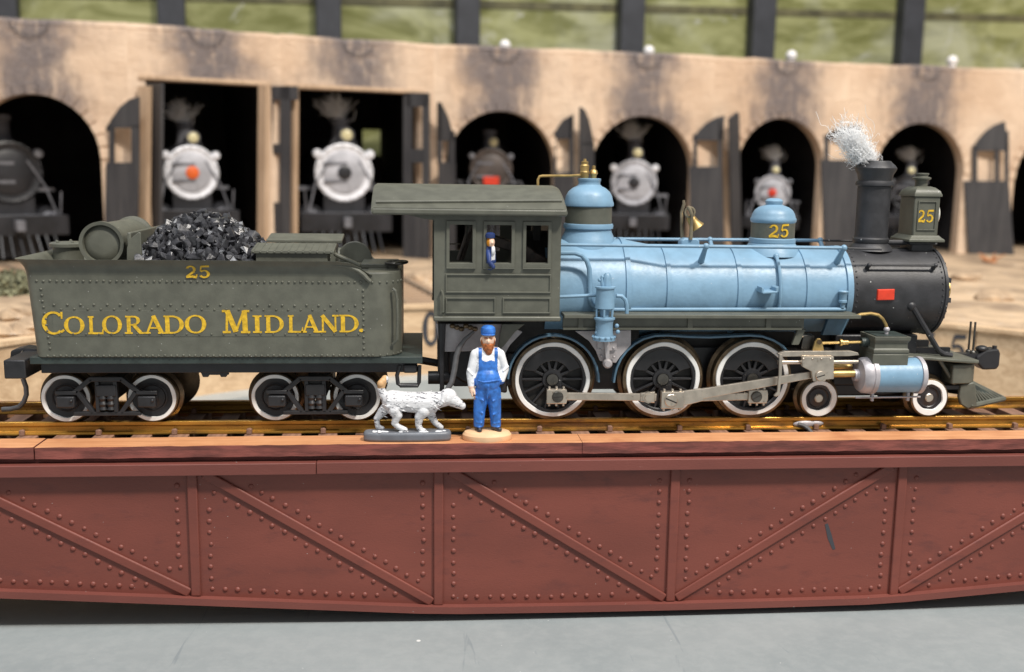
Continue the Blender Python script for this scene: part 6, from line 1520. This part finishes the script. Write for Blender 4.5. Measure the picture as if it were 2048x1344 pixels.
mb.ball((*[D(790,812)[0]], -.7, D(790,812)[1]), (1.75,1.0,2.0), 14, 10); mb.ball((D(784,812)[0], .7, D(784,812)[1]), (1.75,1.0,2.0), 14, 10)
mb.ball((D(856,814)[0], 0, D(856,814)[1]), (1.9,1.6,2.1), 14, 10)
limb([(862,806),(878,802),(893,799)], 0, [1.9,1.6,1.5])
mb.ball((D(894,797)[0], 0, D(894,797)[1]), (1.75,1.4,1.7), 14, 10)
limb([(902,803),(913,810),(921,815)], 0, [1.3,1.0,.75]); mb.ball((D(922,814)[0],0,D(922,814)[1]), .62, 10, 8)
for s in (-1, 1):
    a_ = D(886,790); b_ = D(881,806); mb.capsule((a_[0], s*1.15, a_[1]), (b_[0], s*1.6, b_[1]), .55, .4, 10)
limb([(790,820),(796,830),(790,846),(797,853),(810,860)], -1.0, [1.3,1.0,.62,.55,.6])
limb([(780,814),(766,828),(755,842),(757,858),(766,862)], 1.0, [1.3,.95,.6,.5,.5])
limb([(846,822),(838,834),(836,850),(840,860),(848,863)], -1.0, [1.35,.95,.62,.6,.55])
limb([(858,824),(862,838),(870,852),(880,860)], 1.0, [1.2,.85,.6,.55])
limb([(778,802),(769,793),(764,780),(768,766)], 0, [1.0,.9,.75,.75])
for k, (px, py) in enumerate(((764,770),(772,762),(768,768))): a_ = D(px, py); mb.ball((a_[0],(-.3,.3,0)[k],a_[1]), (.75,.7,.8), 10, 8)
rf_ = random.Random(21)
for _ in range(80):
    zone = rf_.random()
    if zone < .4: cx_, cz_, sl_ = rf_.gauss(786,9), rf_.gauss(808,9), -.35
    elif zone < .75: cx_, cz_, sl_ = rf_.gauss(866,9), rf_.gauss(808,9), -.5
    else: cx_, cz_, sl_ = rf_.uniform(795,860), rf_.uniform(795,822), -.25
    a_ = D(cx_, cz_); l_ = rf_.uniform(.5,1.1); sd_ = -1 if rf_.random() < .75 else 1; ey = 2.0*max(.25, 1-((cz_-808)/24)**2)**.5
    mb.capsule((a_[0]-l_*.5*math.cos(sl_), sd_*ey, a_[1]-l_*.5*math.sin(sl_)), (a_[0]+l_*.5*math.cos(sl_), sd_*ey*.97, a_[1]+l_*.5*math.sin(sl_)), .13, .08, 6)
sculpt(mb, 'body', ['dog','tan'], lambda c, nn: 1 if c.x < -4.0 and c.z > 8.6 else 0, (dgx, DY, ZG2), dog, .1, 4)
mb = MB()
for px, py in ((925,814),): a_ = D(px, py); mb.ball((a_[0], 0, a_[1]), (.22,.3,.22), 8, 6)
build(mb, 'nose', M['greybase'], dog, loc=(dgx,DY,ZG2))
mb = MB()
for s in (-1, 1): a_ = D(905,798); mb.capsule((a_[0]-.35, s*1.05, a_[1]+.1), (a_[0]+.25, s*.98, a_[1]-.05), .11, .08, 8)
build(mb, 'eyes', M['greybase'], dog, loc=(dgx,DY,ZG2))
for s_ in (-1, 1):
    a_ = D(884,799); R4 = Matrix.Rotation(.35, 3, 'Y')
    build(MB().ball((a_[0], s_*1.45, a_[1]), (.62,.3,1.15), 12, 9, R4), 'ear', M['dog'], dog, loc=(dgx,DY,ZG2))
# splashes of white paint over the base
mb = MB()
for px, py in ((757,862),(810,862),(846,866),(880,861),(775,865)):
    a_ = D(px, py)
    for k in range(5): mb.ball((a_[0]+random.uniform(-.8,.8), -.9+random.uniform(-.7,.5), .12), (random.uniform(.2,.6), .35, .12), 8, 5)
build(mb, 'paint_splashes', M['shirt'], dog, loc=(dgx,DY,ZG2))

# ---- engineer leaning out of the cab window
EX, EZ = at(981, 500, -15.6)
eng = thing('person', 'tiny engineer figure in a navy cap leaning out of the middle cab window', 'figurine', (EX, -15.2, EZ-4))
mb = MB(); e = lambda px, py: ((px-981)/9.9, (500-py)/9.9)
mb.ball((e(981,485)[0], -.2, e(981,485)[1]), (.8,.85,1.1), 12, 10); mb.ball((e(982,486)[0]+.2,-.95,e(982,486)[1]), (.22,.3,.3), 8, 6)
mb.capsule((-.1,.6,e(0,503)[1]), (0,.9,e(0,530)[1]), 1.15, 1.2, 12); mb.capsule((-.5,.2,.2), (-.2,-.8,-2.2), .55, .5, 10); mb.capsule((-.2,-.8,-2.2), (.5,-1.0,-3.1), .48, .42, 10)
mb.ball((e(985,497)[0],-.4,e(985,497)[1]-.3), (.5,.6,1.0), 10, 8); mb.ball((.5,-1.05,-3.2), .4, 8, 6)
def pick_e(c, nn):
    if c.z > .75: return 0 if c.x > -.25 else 3
    if c.x > .15 and c.z > -1.9 and c.y < .2: return 1
    return 2
sculpt(mb, 'body', ['flesh','shirt','navy','orange'], pick_e, (EX,-15.6,EZ), eng, .1, 2)
build(MB().lathe([(.88,0),(.95,.35),(.9,.8),(.5,1.05),(0,1.1)], (e(980,477)[0],-.15,e(980,477)[1]), 'z', 18), 'cap', M['navy'], eng, loc=(EX,-15.6,EZ))

# fittings too small to pick apart one by one
for o in list(COL.objects):
    if o.type == 'MESH' and o.name.split('.')[0] in ('bolt_ring', 'door_dogs', 'bolts', 'hatch_bolts', 'rivet_heads', 'bosses', 'tie_rods', 'studs', 'lid_ribs', 'paint_splashes', 'rocker_bolts', 'cab_valve', 'eyes'):
        o['kind'] = 'stuff'
